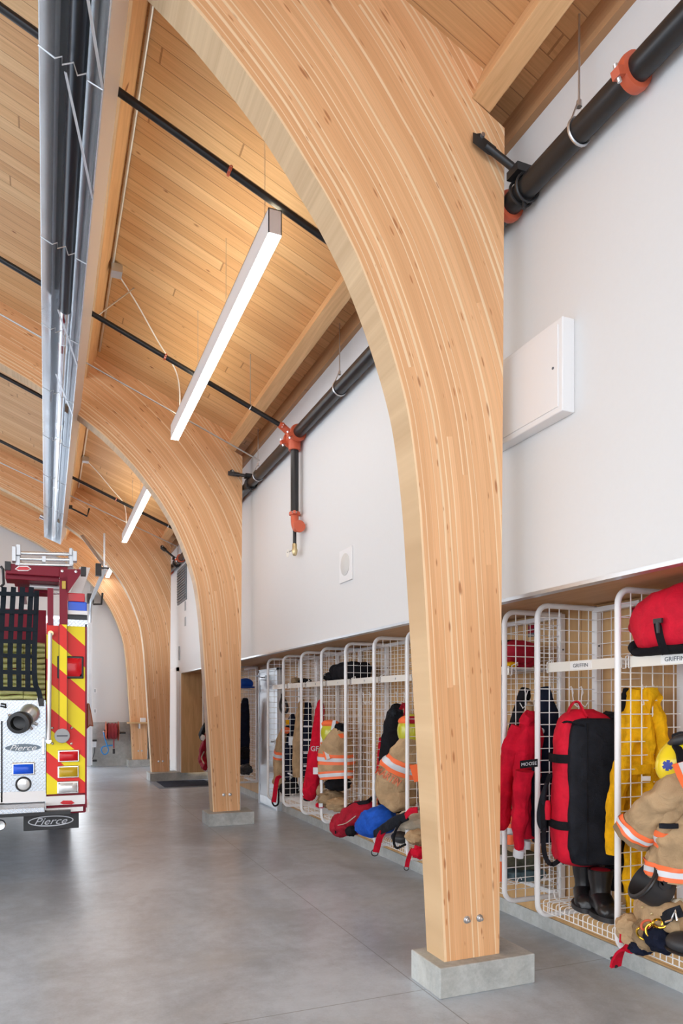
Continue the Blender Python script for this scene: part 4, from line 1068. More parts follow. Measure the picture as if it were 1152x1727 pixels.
for q in range(1, 7): part('rung', MB().cyl(T(30, 943, ly + 0.02) + Vector((0, 0.35*q, 0)), T(122, 944, ly + 0.02) + Vector((0, 0.35*q, 0)), 0.016, 10), M['alu'], ld)
part('pawl', tbox(MB(), 71, 938, 77, 947, ly - 0.03, ly + 0.01), M['ladder_alu'], ld, smooth=False)
# things between gantry and body
part('hose_bed_rail', MB().cyl(T(50, 989, 0.2), T(100, 992, 0.2), 0.025, 10), M['alu_side'], tk)
lb = part('light_bar', tbox(MB(), 114, 1001, 143, 1014, -0.02, 0.22), M['lens_red'], tk, bevel=0.006, smooth=False, label='red beacon')
bb = part('beacon', tbox(MB(), 114.5, 1015.5, 146.5, 1030, -0.03, 0.2), M['lens_blue'], tk, bevel=0.008, smooth=False, label='blue beacon')
part('beacon_base', tbox(MB(), 114, 1030.5, 147.5, 1035.5, -0.03, 0.2), M['truck_white'], bb, smooth=False)
part('locker_recess', tbox(MB(), 113, 1036, 147, 1046, 0.02, 0.3), M['dark_iron'], tk, smooth=False)
part('tread_cap', tbox(MB(), 90, 1046, 148, 1055, -0.014, 0.3), M['tread'], tk, smooth=False)
part('scene_light', MB().obox((T(133, 988, 0.5)), (0.05, 0, 0.0), (0, 0.14, 0), (0.05, 0, 0.16)), M['truck_white'], tk, bevel=0.006, smooth=False)
part('mirror_arm', MB().tube([T(1, 955, 0.2), T(5, 960, 0.2), T(6, 985, 0.2), T(1, 990, 0.2)], 0.012, 8), M['rubber'], tk)
c = T(151, 1207, 0.35)
mb = MB().prism([T(146.5, 1186, 0.3), T(151, 1186, 0.3), T(155, 1206, 0.3), T(158, 1226, 0.3), T(152, 1224, 0.3), T(146.5, 1230, 0.3)], (0, 0.35, 0))
part('side_housing', mb, plain('brown_housing', (0.36,0.10,0.03), 0.3), tk, bevel=0.01, smooth=False, label='brown side housing')  # brown block of unidentified kind at the engine's right side
# hose stack in the bed
hz0, hz1 = T(40, 1181, 0.25).z, T(40, 1060, 0.25).z
part('hose_bed_floor', MB().box(XC0, TY + 0.05, hz0 - 0.06, XP0 - 0.002, TY + 1.6, hz0 - 0.02), M['alu_side'], tk, smooth=False)
part('bed_divider', MB().box(XC0, TY + 1.3, hz0, XP0, TY + 1.34, hz1 + 0.3), M['truck_red'], tk, smooth=False)
nl = 11; lh = (T(70, 1085, 0.2).z - hz0)/nl
fh = thing('fire_hose', 'yellow green fire hose folded in layers behind the black cargo net', 'hose', Vector((T(40, 1181, .2).x, TY + 0.5, hz0)))
cols = [(T(82, 1100, .2).x, T(40, 1100, .2).x), (T(39, 1100, .2).x, T(-4, 1100, .2).x), (T(-5, 1100, .2).x, T(-60, 1100, .2).x), (T(-61, 1100, .2).x, XC0 + 0.03)]
for ci, (xa, xb) in enumerate(cols):
    xa = min(xa, XP0 - 0.01)
    for i in range(nl):
        z = hz0 + lh*i; r = lh*0.46
        pr = [(0, r), (0.02, r*1.0), (0.045, r*0.5), (0.05, 0), (0.045, -r*0.5), (0.02, -r)]
        j = 0.012*math.sin(i*2.3 + ci*1.7)
        mb = MB()
        xs = [xb + (xa-xb)*q/6 for q in range(7)]
        mb.loft([[(x, TY + 0.16 + j + (0.9 if yy == 0 else -yy), z + lh/2 + zz + 0.004*math.sin(x*23 + i)) for yy, zz in pr] for x in xs], True, True)
        part('hose_fold', mb, M['hose'], fh)
# cargo net
cn = thing('cargo_net', 'black webbing cargo net hanging over the hose bed of the fire engine', 'net', T(30, 1181, -0.04))
nb = MB()
vs = [T(0, v, -0.01).z for v in (985, 1178)]
us = [-30, -15, 1, 17, 32, 47, 60]
for i, u in enumerate(us):
    w = 0.042
    if u == 60: P = [T(62, 996, 0.0), T(60, 1050, -0.02), T(58, 1100, -0.05), T(59, 1150, -0.045), T(66, 1168, -0.03), T(70, 1190, -0.02)]
    else: P = [T(u + 6, 990, 0.0), T(u + 3, 1040, -0.015), T(u, 1100, -0.05), T(u, 1165, -0.045)]
    part('net_strap', ribbon(P, w, 0.004, (1,0,0), 14), M['net'], cn)
for v in (1001, 1031, 1060, 1081, 1105, 1133, 1161):
    P = [T(-40, v - 2, -0.035), T(0, v, -0.045), T(30, v + 1, -0.05), T(61, v + 2, -0.04)]
    part('net_strap', ribbon(P, 0.036, 0.004, (0,0,1), 12), M['net'], cn)
part('net_buckle', tbox(MB(), 66, 1178, 74, 1191, -0.03, -0.012), M['rubber'], cn, smooth=False)
part('strap_anchor', tbox(MB(), 62.5, 1177, 66, 1189, -0.02, 0.0), M['truck_white'], tk, smooth=False)
# ------------------------------------------------------------------ wire lockers
DXF, DXB, DZ0, DZ1, DR = 2.69, 3.13, 0.292, 2.13, 0.0165
def divider(y, label, first=None):
    if first: return dup(first, (0, y - first.location.y, 0), label)
    t = thing('locker_divider', label, 'locker divider', (2.92, y, DZ0), group='white wire locker dividers')
    R = 0.075
    pts = [(DXB, y, DZ1)]
    def arc(cx, cz, a0, a1): return [(cx + R*math.cos(a), y, cz + R*math.sin(a)) for a in [a0 + (a1-a0)*i/7 for i in range(8)]]
    pts += arc(DXF + R, DZ1 - R, PI/2, PI) + arc(DXF + R, DZ0 + R, PI, 1.5*PI) + [(DXB, y, DZ0)]
    part('tube_frame', MB().tube(pts, DR, 12), M['white'], t)
    mb = MB(); st = 0.0735; r = 0.0030
    n = int((DXB - DXF - 0.03)/st)
    for i in range(1, n + 1):
        x = DXF + 0.012 + i*st
        mb.tube([(x, y, DZ0), (x, y, DZ1)], r, 5)
    k = int((DZ1 - DZ0)/st)
    for i in range(1, k + 1):
        z = DZ0 + i*(DZ1 - DZ0)/(k + 1)
        mb.tube([(DXF, y, z), (DXB, y, z)], r, 5)
    part('wire_grid', mb, M['wire'], t)
    mb = MB().box(DXB - 0.015, y - 0.022, DZ0 - 0.01, DXB + 0.018, y + 0.022, DZ1 + 0.005)
    po = part('wall_post', mb, M['white'], t, smooth=False)
    for z in (0.5, 1.25, 1.9): part('screw', MB().cyl((DXB, y - 0.022, z), (DXB, y - 0.026, z), 0.006, 8), M['ink'], po)
    return t
YB = [2.20, 2.847, 3.492]
YA = [3.822, 4.487, 5.147, 5.778, 6.433, 7.090, 7.738, 8.407, 9.066]
YC = [11.18, 13.25]
DL = {YB[0]: 'white wire locker divider at the near end beside the tan turnout coat', YB[1]: 'white wire locker divider between the yellow jacket and the tan turnout coat',
      YB[2]: 'white wire locker divider between the red jacket and the red and black gear bag', YA[0]: 'white wire locker divider just right of the nearest arch behind the red jacket',
      YA[1]: 'white wire locker divider hidden behind the foot of the nearest arch', YA[2]: 'white wire locker divider touching the left edge of the nearest arch',
      YA[3]: 'white wire locker divider beside the black and red backpack', YA[4]: 'white wire locker divider behind the red duffel on the bottom shelf',
      YA[5]: 'white wire locker divider in front of the yellow helmet and striped coat', YA[6]: 'white wire locker divider just left of the red hooded sweatshirt',
      YA[7]: 'white wire locker divider second from the metal door', YA[8]: 'white wire locker divider nearest the grey metal door',
      YC[0]: 'white wire locker divider just beyond the grey metal door', YC[1]: 'white wire locker divider at the plywood end panel'}
d0 = divider(YB[1], DL[YB[1]])
for y in YB[:1] + YB[2:] + YA + YC: divider(y, DL[y], d0)

def backgrid(y0, y1, label, first=None):
    if first: return
    t = thing('locker_back_grid', label, 'wire back panel', (DXB, (y0+y1)/2, DZ0), group='wire back panels')
    mb = MB(); r = 0.0026; n = max(2, round((y1-y0)/0.075)); k = 25
    for i in range(1, n): mb.tube([(DXB - 0.02, y0 + (y1-y0)*i/n, DZ0), (DXB - 0.02, y0 + (y1-y0)*i/n, DZ1)], r, 5)
    for i in range(k + 1): mb.tube([(DXB - 0.02, y0, DZ0 + (DZ1-DZ0)*i/k), (DXB - 0.02, y1, DZ0 + (DZ1-DZ0)*i/k)], r, 5)
    part('wire_grid', mb, M['wire'], t)
    part('top_rail', MB().box(DXB - 0.03, y0, DZ1 - 0.025, DXB + 0.02, y1, DZ1 + 0.004), M['white'], t, smooth=False)
    part('bottom_rail', MB().box(DXB - 0.03, y0, DZ0 - 0.01, DXB + 0.02, y1, DZ0 + 0.02), M['white'], t, smooth=False)

BAYL = []
def topshelf(y0, y1, label, card=None, z=1.760):
    t = thing('top_shelf', label, 'shelf', (2.9, (y0+y1)/2, z - 0.03), group='white wire top shelves')
    a, b = y0 + 0.03, y1 - 0.03; xf = 2.742
    part('front_strip', MB().box(xf, a, z - 0.028, xf + 0.006, b, z + 0.028), M['cream'], t, bevel=0.0015, smooth=False, label='cream front strip')
    mb = MB()
    n = int((b-a)/0.028)
    for i in range(n + 1): mb.tube([(xf + 0.006, a + (b-a)*i/n, z + 0.018), (DXB - 0.03, a + (b-a)*i/n, z + 0.018)], 0.0024, 5)
    for x in (xf + 0.02, 2.86, 2.98, 3.09): mb.tube([(x, a - 0.02, z + 0.012), (x, b + 0.02, z + 0.012)], 0.0035, 6)
    part('wire_deck', mb, M['wire'], t)
    for yy in (a, b):
        s = -1 if yy == a else 1
        mb = MB().tube([(xf + 0.01, yy, z - 0.03), (xf + 0.01, yy + s*0.02, z - 0.03), (xf + 0.01, yy + s*0.02, z + 0.03), (xf + 0.05, yy + s*0.028, z + 0.05), (xf + 0.05, yy + s*0.028, z + 0.03)], 0.0035, 6)
        part('hook_clip', mb, M['wire'], t)
    ym = (a+b)/2
    if card:
        yc = ym + 0.01
        cp = part('name_card', MB().box(xf - 0.003, yc - 0.085, z - 0.021, xf, yc + 0.085, z + 0.023), M['paper'], t, smooth=False, label='white name card')
        part('lettering', text_mb(card, (xf - 0.0045, yc, z), (0,-1,0), (0,0,1), 0.021, 0.001, squeeze=1.15), M['ink'], cp, smooth=False)
    else:
        part('rivet', MB().lathe((xf, ym, z), (-1,0,0), [(0.010,0),(0.010,0.003),(0,0.005)], 12), M['zinc'], t)
def bottomshelf(y0, y1, label, z=0.390):
    t = thing('bottom_shelf', label, 'shelf', (2.9, (y0+y1)/2, z - 0.06), group='white wire bottom shelves')
    a, b = y0 + 0.025, y1 - 0.025; xf = 2.715
    mb = MB(); n = int((b-a)/0.036)
    for i in range(n + 1):
        y = a + (b-a)*i/n
        mb.tube([(DXB - 0.03, y, z), (xf + 0.01, y, z), (xf, y, z - 0.008), (xf, y, z - 0.062)], 0.0029, 5)
    part('wire_deck', mb, M['wire'], t)
    mb = MB()
    for zz in (z - 0.03, z - 0.062): mb.tube([(xf - 0.004, a, zz), (xf - 0.004, b, zz)], 0.0029, 5)
    for x in (xf + 0.09, xf + 0.18, xf + 0.27, xf + 0.36): mb.tube([(x, a, z - 0.005), (x, b, z - 0.005)], 0.0035, 6)
    part('lip', mb, M['wire'], t)
    for yy, s in ((a, -1), (b, 1)):
        for x in (2.80, 3.02):
            part('hook_clip', MB().tube([(x, yy, z - 0.005), (x, yy + s*0.012, z + 0.03), (x + 0.012, yy + s*0.022, z + 0.045), (x + 0.018, yy + s*0.03, z + 0.03)], 0.0036, 6), M['wire'], t)
bays = [(YB[0], YB[1], 'holding the red duffel bag', 'under the tan turnout trousers', 'GRIFFIN'), (YB[1], YB[2], 'above the red and black gear bag', 'carrying the black boots', 'GRIFFIN'),
        (YA[0], YA[1], 'holding the dark red bag beside the nearest arch', 'with folded cloth beside the nearest arch', None), (YA[1], YA[2], 'hidden behind the nearest arch', 'behind the nearest arch', None),
        (YA[2], YA[3], 'nearest the left side of the front arch', 'under the coat lettered across its hem', None), (YA[3], YA[4], 'empty above the black and red backpack', 'under the red duffel and blue sack', None),
        (YA[4], YA[5], 'with the end of a black bag beside an empty locker', 'of the empty far locker', None), (YA[5], YA[6], 'holding the black bag above the red sweatshirt', 'with folded tan trousers below the striped coat', None),
        (YA[6], YA[7], 'above the black breathing set', 'below the black breathing set', None), (YA[7], YA[8], 'nearest the grey metal door', 'nearest the grey metal door', None)]
for y0, y1, lt_, lb_, card in bays:
    topshelf(y0, y1, 'white wire top shelf ' + lt_, card); bottomshelf(y0, y1, 'white wire bottom shelf ' + lb_)
    if y0 != YB[0]: backgrid(y0 if y0 != YB[1] else 3.12, y1, 'white wire back panel of the locker ' + lt_.replace('holding', 'with').replace('above', 'with').replace('with the end of a black bag beside an empty locker','left of the backpack'))
topshelf(YC[0] + 0.02, YC[0] + 0.67, 'white wire top shelf beyond the grey metal door under the blue cap')
bottomshelf(YC[0] + 0.02, YC[0] + 0.67, 'white wire bottom shelf beyond the grey metal door')
backgrid(YC[0], YC[0] + 0.69, 'white wire back panel beyond the grey metal door')
bottomshelf(12.6, YC[1], 'white wire bottom shelf beside the plywood end panel')

def hook(c, s, label, w=0.075):
    """double wire hook hung on a divider; s = side (-1 near, +1 far)"""
    x, y, z = c
    t = thing('wire_hook', label, 'hook', c, group='white wire hooks')
    for k, q in enumerate((-w/2, w/2)):
        mb = MB().tube([(x + q - 0.012, y, z + 0.01), (x + q - 0.006, y + s*0.012, z + 0.018), (x + q, y + s*0.012, z), (x + q*0.75, y + s*0.014, z - 0.085), (x + q*0.75, y + s*0.05, z - 0.105), (x + q*0.9, y + s*0.075, z - 0.07)], 0.0032, 6)
        part('prong', mb, M['wire'], t)
        mb = MB().tube([(x + q + 0.012, y, z + 0.01), (x + q + 0.008, y + s*0.012, z - 0.02), (x + q*0.9, y + s*0.012, z - 0.04)], 0.0032, 6)
        part('clip', mb, M['wire'], t)
    part('cross_bar', MB().tube([(x - w*0.45, y + s*0.014, z - 0.087), (x + w*0.45, y + s*0.014, z - 0.087)], 0.0036, 6), M['wire'], t)
def hk(u, v, y, s, label):
    p = PY(u, v, y); hook(Vector((p.x, y + s*0.006, p.z)), s, label)
hk(970, 1163, YB[2], -1, 'white double hook above the red and black gear bag')
hk(1098, 1160, YB[1], 1, 'white double hook on the wire above the yellow jacket')
hk(897, 1167, YA[0], 1, 'white double hook above the black and tan jackets by the arch')
hk(674, 1170, YA[3], -1, 'white double hook above the black and red backpack')
hk(617, 1170, YA[4], -1, 'white double hook in the empty locker left of the backpack')
# ------------------------------------------------------------------ gear in the lockers
RT = Vector((_c, -_s, 0)); FW = Vector((_s, _c, 0)); UP = Vector((0, 0, 1))
def dist(P): return P.x*_s + P.y*_c
def H(px, P): return px*dist(P)/FPX
def pts_(path, X): return [PX(u, v, X[i] if isinstance(X, (list, tuple)) else X) for i, (u, v) in enumerate(path)]
def cl(path, X, hw, dp, ref=None, **kw):
    """cloth whose outline was measured in the photo: half widths in pixels there, depth in metres"""
    P = pts_(path, X)
    return cloth(P, [H(h, p) for h, p in zip(hw, P)], dp, ref=ref or RT, **kw)
def clpart(name, root, mat, path, X, hw, dp, label=None, sub=0, **kw):
    return part(name, cl(path, X, hw, dp, **kw), mat, root, label=label, ang=70, sub=sub)
def band(root, name, mat, path, X, hw, dp, t0, t1, grow=0.004, **kw):
    return part(name, cl(path, X, hw, dp, t0=t0, t1=t1, grow=grow, cap=False, **kw), mat, root, ang=70)
def groot(name, label, cat, u, v, X, group=None): return thing(name, label, cat, PX(u, v, X), group=group)

# --- red duffel on the near top shelf
t = groot('duffel_bag', 'bright red duffel bag with a black strap on the nearest top shelf', 'bag', 1115, 1108, 2.85)
zs = 1.781
P = [(2.84, 2.815, zs + 0.10), (2.84, 2.79, zs + 0.125), (2.835, 2.70, zs + 0.155), (2.83, 2.55, zs + 0.165), (2.83, 2.40, zs + 0.165), (2.83, 2.28, zs + 0.14), (2.83, 2.24, zs + 0.12)]
part('bag_body', cloth(P, [.05, .11, .15, .16, .16, .13, .06], [.075, .122, .15, .163, .163, .135, .06], ref=(1,0,0), folds=3, famp=0.03, namp=0.015, seed=2, power=2.7, m=36), M['red_nylon'], t, ang=70)
part('bag_base', cloth([(p[0], p[1]+ (0.004 if i==0 else 0), zs + 0.024) for i, p in enumerate(P)], [.05, .105, .138, .147, .147, .12, .05], [.02, .024, .025, .025, .025, .024, .02], ref=(1,0,0), folds=2, famp=0.02, namp=0.006, seed=4, power=3.0), M['black_cloth'], t, ang=70)
part('corner_patch', lump((2.80, 2.795, zs + 0.05), (0.085, 0.03, 0.045), 3, 0.1), M['black_cloth'], t)
sp = [PX(1109, 1050, 2.67), PX(1111, 1065, 2.655), PX(1116, 1085, 2.655), PX(1123, 1103, 2.67)]
st_ = part('strap', ribbon(sp, 0.036, 0.005, RT, 12), M['black_cloth'], t)
part('buckle', ribbon([PX(1103, 1048, 2.655), PX(1117, 1046, 2.655)], 0.022, 0.012, UP).tube([PX(1109, 1050, 2.65), PX(1110, 1068, 2.65)], 0.010, 8), M['rubber'], st_)

# --- red and black gear bag on the hook
bc = PX(985, 1330, 2.83); n_ = Vector((-0.35, -0.937, 0)); w_ = Vector((0.937, -0.35, 0))
t = thing('gear_bag', 'tall red and black gear bag hanging from a hook over the black boots', 'bag', bc - UP*0.45)
ztop, zbot = PX(985, 1196, 2.83).z, PX(985, 1458, 2.83).z
zm = (ztop + zbot)/2
path = [bc.xy.to_3d() + UP*z for z in (zbot + 0.0, zbot + 0.03, zbot + 0.12, zm, ztop - 0.16, ztop - 0.05, ztop)]
path = [p + n_*(-0.01) for p in path]
part('shell', cloth(path, [.10, .155, .175, .175, .165, .13, .06], [.06, .10, .115, .115, .105, .08, .03], ref=w_, folds=3, famp=0.025, namp=0.012, seed=5, power=3.4, m=34, n=44), M['red_nylon'], t, ang=70)
pc = [p + n_*0.085 + w_*0.028 for p in [bc.xy.to_3d() + UP*z for z in (zbot + 0.015, zbot + 0.04, zbot + 0.15, zm, ztop - 0.18, ztop - 0.075, ztop - 0.05)]]
part('front_panel', cloth(pc, [.09, .135, .152, .152, .150, .125, .07], [.02, .045, .05, .05, .05, .04, .015], ref=w_, folds=2, famp=0.02, namp=0.010, seed=8, power=4.0, m=34, n=44), M['charcoal'], t, ang=70, label='charcoal front panel')
sm = [p + n_*0.052 - w_*0.06 for p in pc[1:-1]]
part('seam', MB().tube(spline(sm, 16), 0.004, 6), M['black_cloth'], t)
for v in (1276, 1384):
    z = PX(940, v, 2.75).z
    mb = MB(); 
    ring_ = [bc.xy.to_3d() + UP*z + w_*(0.182*math.copysign(abs(math.cos(a))**0.55, math.cos(a))) + n_*(-0.01 + 0.122*math.copysign(abs(math.sin(a))**0.55, math.sin(a))) for a in [PI*0.45 + PI*1.1*i/22 for i in range(23)]]
    part('side_strap', ribbon(ring_, 0.048, 0.004, UP), M['black_cloth'], t)
hp_ = [PX(955, 1212, 2.74), PX(961, 1194, 2.75), PX(969, 1184, 2.77), PX(977, 1186, 2.78), PX(984, 1200, 2.79), PX(991, 1211, 2.79)]
part('handle', ribbon(hp_, 0.030, 0.008, FW, 16), M['red_nylon'], t)
part('handle', ribbon([PX(946, 1219, 2.70), PX(957, 1217, 2.69), PX(975, 1221, 2.70), PX(983, 1224, 2.73)], 0.022, 0.010, FW, 12), M['black_cloth'], t)
part('shoulder_pad', cl([(922, 1320), (917, 1340), (913, 1370), (915, 1392), (921, 1400)], 2.64, [2, 5, 7.5, 7, 3], [.008, .018, .022, .02, .01], folds=2, famp=0.03, namp=0.004), M['charcoal'], t)
part('pad_patch', cl([(922, 1350), (923, 1366), (923, 1382)], 2.66, [5.5, 6, 5.5], [.016, .018, .016], folds=2, famp=0.02, namp=0.003), M['red_nylon'], t)
part('shoulder_strap', ribbon([PX(928, 1305, 2.66), PX(922, 1322, 2.65), PX(915, 1360, 2.63), PX(917, 1400, 2.63), PX(917, 1430, 2.63), PX(922, 1450, 2.64), PX(931, 1458, 2.66), PX(942, 1452, 2.70), PX(950, 1446, 2.74)], 0.026, 0.005, RT, 26), M['black_cloth'], t)

# --- black boots
def boot(name, label, u, v, X, ang, s=1.0, group=None, mat='leather', shaft=0.232, lying=None):
    o = PX(u, v, X); o = Vector((o.x, o.y, 0.3942))
    t = thing(name, label, 'boot', o, group=group)
    ca, sa = math.cos(ang), math.sin(ang)
    def L(x, y, z): return o + Vector((ca*x - sa*y, sa*x + ca*y, z))*s
    def ringz(x, z, a, b, n=22): return [L(x + a*math.cos(2*PI*k/n), b*math.sin(2*PI*k/n), z) for k in range(n)]
    mb = MB()
    mb.loft([ringz(0, 0.07, .064, .056), ringz(-.003, 0.11, .056, .050), ringz(-.004, .145, .058, .053), ringz(-.006, .175, .064, .060), ringz(-.004, .205, .068, .064), ringz(0, shaft - 0.005, .069, .066), ringz(0, shaft, .065, .062), ringz(0, shaft - 0.006, .060, .057), ringz(-.002, .2, .05, .045)], True, True)
    part('shaft', mb, M[mat], t)
    mb = MB()
    sec = [(-.085, .050, .026, .034), (-.074, .060, .052, .056), (-.02, .066, .060, .066), (.04, .064, .057, .062), (.085, .056, .056, .048), (.125, .052, .060, .044), (.160, .048, .052, .038), (.182, .038, .028, .02)]
    rings = [[L(x, b*math.cos(2*PI*k/18), max(0.02, zc + h*math.sin(2*PI*k/18))) for k in range(18)] for x, zc, b, h in sec]
    mb.loft(rings); part('foot', mb, M[mat], t)
    mb = MB(); out = []
    for k in range(28):
        a = 2*PI*k/28; x = 0.050 + 0.145*math.cos(a); b = 0.066 - 0.006*math.cos(a*2) ; out.append((x, b*math.sin(a)))
    mb.loft([[L(x, y, 0.0) for x, y in out], [L(x, y, 0.026) for x, y in out]])
    part('sole', mb, M['rubber'], t)
    mb = MB().tube([L(-.062 + .0, 0, shaft - 0.03), L(-.075, 0, shaft + 0.01), L(-.058, 0, shaft + 0.02)], 0.006*s, 6)
    part('pull_loop', mb, M['black_cloth'], t)
    part('lining', MB().loft([ringz(0, shaft - 0.004, .054, .049), ringz(-.0, shaft - 0.03, .05, .045)], True, True), M['dark_red'], t)
    return t
boot('boot', 'black leather boot standing behind its mate under the gear bag', 985, 1530, 2.86, 4.05, 1.0, group='black boots under the gear bag')
boot('boot', 'front black leather boot with a dark red lining under the gear bag', 1013, 1541, 2.83, 4.25, 1.05, group='black boots under the gear bag')

# --- yellow jacket and trousers behind the wire
YX = 2.93
t = groot('yellow_jacket', 'yellow wildland jacket hanging behind the wire beside the gear bag', 'jacket', 1082, 1345, YX)
jp = [(1088, 1158), (1087, 1172), (1085, 1200), (1082, 1250), (1081, 1300), (1080, 1348)]
part('body', cl(jp, YX, [11, 19, 26, 31, 33, 33], [.05, .07, .085, .09, .095, .10], folds=7, famp=0.2, namp=0.045, seed=3, m=34), M['yellow_cloth'], t, ang=70)
part('hood', cl([(1072, 1162), (1070, 1180), (1067, 1205), (1066, 1221)], YX - 0.07, [6, 11, 12, 8], [.04, .05, .05, .04], folds=3, famp=0.07, namp=0.012, seed=6), M['yellow_cloth'], t, ang=70)
part('sleeve', cl([(1066, 1222), (1052, 1290), (1040, 1350), (1033, 1400), (1032, 1440)], [YX-.07, YX-.12, YX-.16, YX-.17, YX-.17], [11, 14, 13, 12, 10], [.05, .055, .05, .045, .04], folds=4, famp=0.09, namp=0.02, seed=9), M['yellow_cloth'], t, ang=70)
part('sleeve', cl([(1100, 1185), (1112, 1225), (1117, 1260), (1112, 1300)], YX + 0.03, [9, 11, 11, 9], [.045, .05, .05, .04], folds=4, famp=0.09, namp=0.02, seed=12), M['yellow_cloth'], t, ang=70)
part('pocket_flap', cl([(1080, 1290), (1082, 1306)], YX - 0.095, [18, 17], [.008, .008], folds=2, famp=0.02, namp=0.006, seed=1, m=8), M['yellow_cloth'], t, ang=70)
part('snap', MB().lathe(PX(1067, 1299, YX - 0.11), -FW, [(0.008,0),(0.007,0.004),(0,0.005)], 12), M['zinc'], t)
part('label_tag', MB().obox(PX(1090, 1313, YX - 0.105), RT*0.022, FW*0.001, UP*0.012), M['paper'], t, smooth=False, label='white woven tag')
t = groot('yellow_trousers', 'yellow wildland trousers hanging below the yellow jacket', 'trousers', 1078, 1560, YX)
part('leg', cl([(1074, 1345), (1074, 1400), (1071, 1470), (1069, 1548)], YX - 0.02, [20, 20, 18, 15], [.06, .06, .055, .05], folds=4, famp=0.11, namp=0.025, seed=15), M['yellow_cloth'], t, ang=70)
part('leg', cl([(1094, 1345), (1094, 1400), (1092, 1450), (1090, 1500)], YX + 0.06, [16, 17, 16, 14], [.06, .06, .055, .05], folds=4, famp=0.11, namp=0.025, seed=17), M['yellow_cloth'], t, ang=70)
t = groot('black_jacket', 'black jacket hanging half hidden between the gear bag and the yellow jacket', 'jacket', 1050, 1400, 3.02)
part('body', cl([(1063, 1163), (1058, 1185), (1052, 1230), (1046, 1300), (1044, 1420), (1046, 1500)], 3.04, [9, 14, 18, 22, 22, 20], [.04, .05, .06, .065, .065, .06], folds=4, famp=0.09, namp=0.02, seed=21), M['black_cloth'], t, ang=70)
part('collar', lump(PX(1026, 1222, 2.98), (0.07, 0.07, 0.07), 4, 0.25), M['charcoal'], t)

# --- tan turnout coat at the right edge
CX = 2.63
t = groot('turnout_coat', 'tan turnout coat with orange and silver cuff stripes at the right edge', 'coat', 1130, 1480, CX)
body = [(1165, 1262), (1166, 1300), (1168, 1350), (1155, 1400), (1130, 1440), (1122, 1478)]
body = [(1184, 1286), (1180, 1312), (1172, 1350), (1166, 1400), (1160, 1440), (1158, 1481)]
bw, bd = [14, 34, 52, 58, 62, 64], [.05, .10, .12, .13, .13, .13]
part('body', cl(body, CX + 0.12, bw, bd, folds=5, famp=0.07, namp=0.03, seed=23, m=36), M['tan'], t, ang=70)
kw = dict(folds=5, famp=0.07, namp=0.03, seed=23, m=36)
band(t, 'hem_stripe', M['orange_tape'], body, CX + 0.12, bw, bd, .87, .985, 0.005, **kw)
band(t, 'silver_stripe', M['silver_tape'], body, CX + 0.12, bw, bd, .905, .95, 0.008, **kw)
part('waist_strap', cl([(1128, 1389), (1128, 1397)], CX - 0.06, [16, 16], [.015, .015], folds=2, famp=0.01, namp=0.003, m=6), M['charcoal'], t)
s1 = [(1165, 1285), (1142, 1312), (1118, 1345), (1095, 1375), (1074, 1402), (1064, 1418)]
s1 = [(1174, 1304), (1152, 1324), (1126, 1348), (1103, 1370), (1080, 1395), (1066, 1410)]
sw, sd = [20, 33, 35, 35, 33, 31], [.07, .085, .085, .08, .075, .072]
sx = [CX + .05, CX, CX - .03, CX - .05, CX - .06, CX - .065]
sdir = Vector((0.80, -0.33, -0.5))
kw = dict(folds=3, famp=0.04, namp=0.03, seed=25, m=36, ref=sdir)
part('sleeve', cl(s1, sx, sw, sd, **kw), M['tan'], t, ang=70)
band(t, 'cuff_stripe', M['orange_tape'], s1, sx, sw, sd, .76, .90, 0.004, **kw)
band(t, 'silver_stripe', M['silver_tape'], s1, sx, sw, sd, .805, .855, 0.007, **kw)
band(t, 'cuff', M['tan_dark'], s1, sx, sw, sd, .905, 1.0, 0.003, **kw)
s2 = [(1150, 1330), (1128, 1365), (1116, 1400), (1110, 1424)]
kw = dict(folds=3, famp=0.05, namp=0.015, seed=28, m=24)
sx2 = [CX + .02, CX - .02, CX - .02, CX - .01]
part('sleeve', cl(s2, sx2, [22, 20, 15, 12], [.06, .055, .05, .04], **kw), M['tan'], t, ang=70)
band(t, 'cuff_stripe', M['orange_tape'], s2, sx2, [22, 20, 15, 12], [.06, .055, .05, .04], .62, .97, 0.004, **kw)
band(t, 'silver_stripe', M['silver_tape'], s2, sx2, [22, 20, 15, 12], [.06, .055, .05, .04], .74, .86, 0.007, **kw)
ch = [PX(1149, 1286, CX - .08), PX(1160, 1312, CX - .11), PX(1174, 1337, CX - .12)]
part('chest_stripe', ribbon(ch, 0.075, 0.006, RT*0.8 + UP*0.5, 10), M['orange_tape'], t)
part('silver_stripe', ribbon([p - FW*0.006 for p in ch], 0.03, 0.006, RT*0.8 + UP*0.5, 10), M['silver_tape'], t)

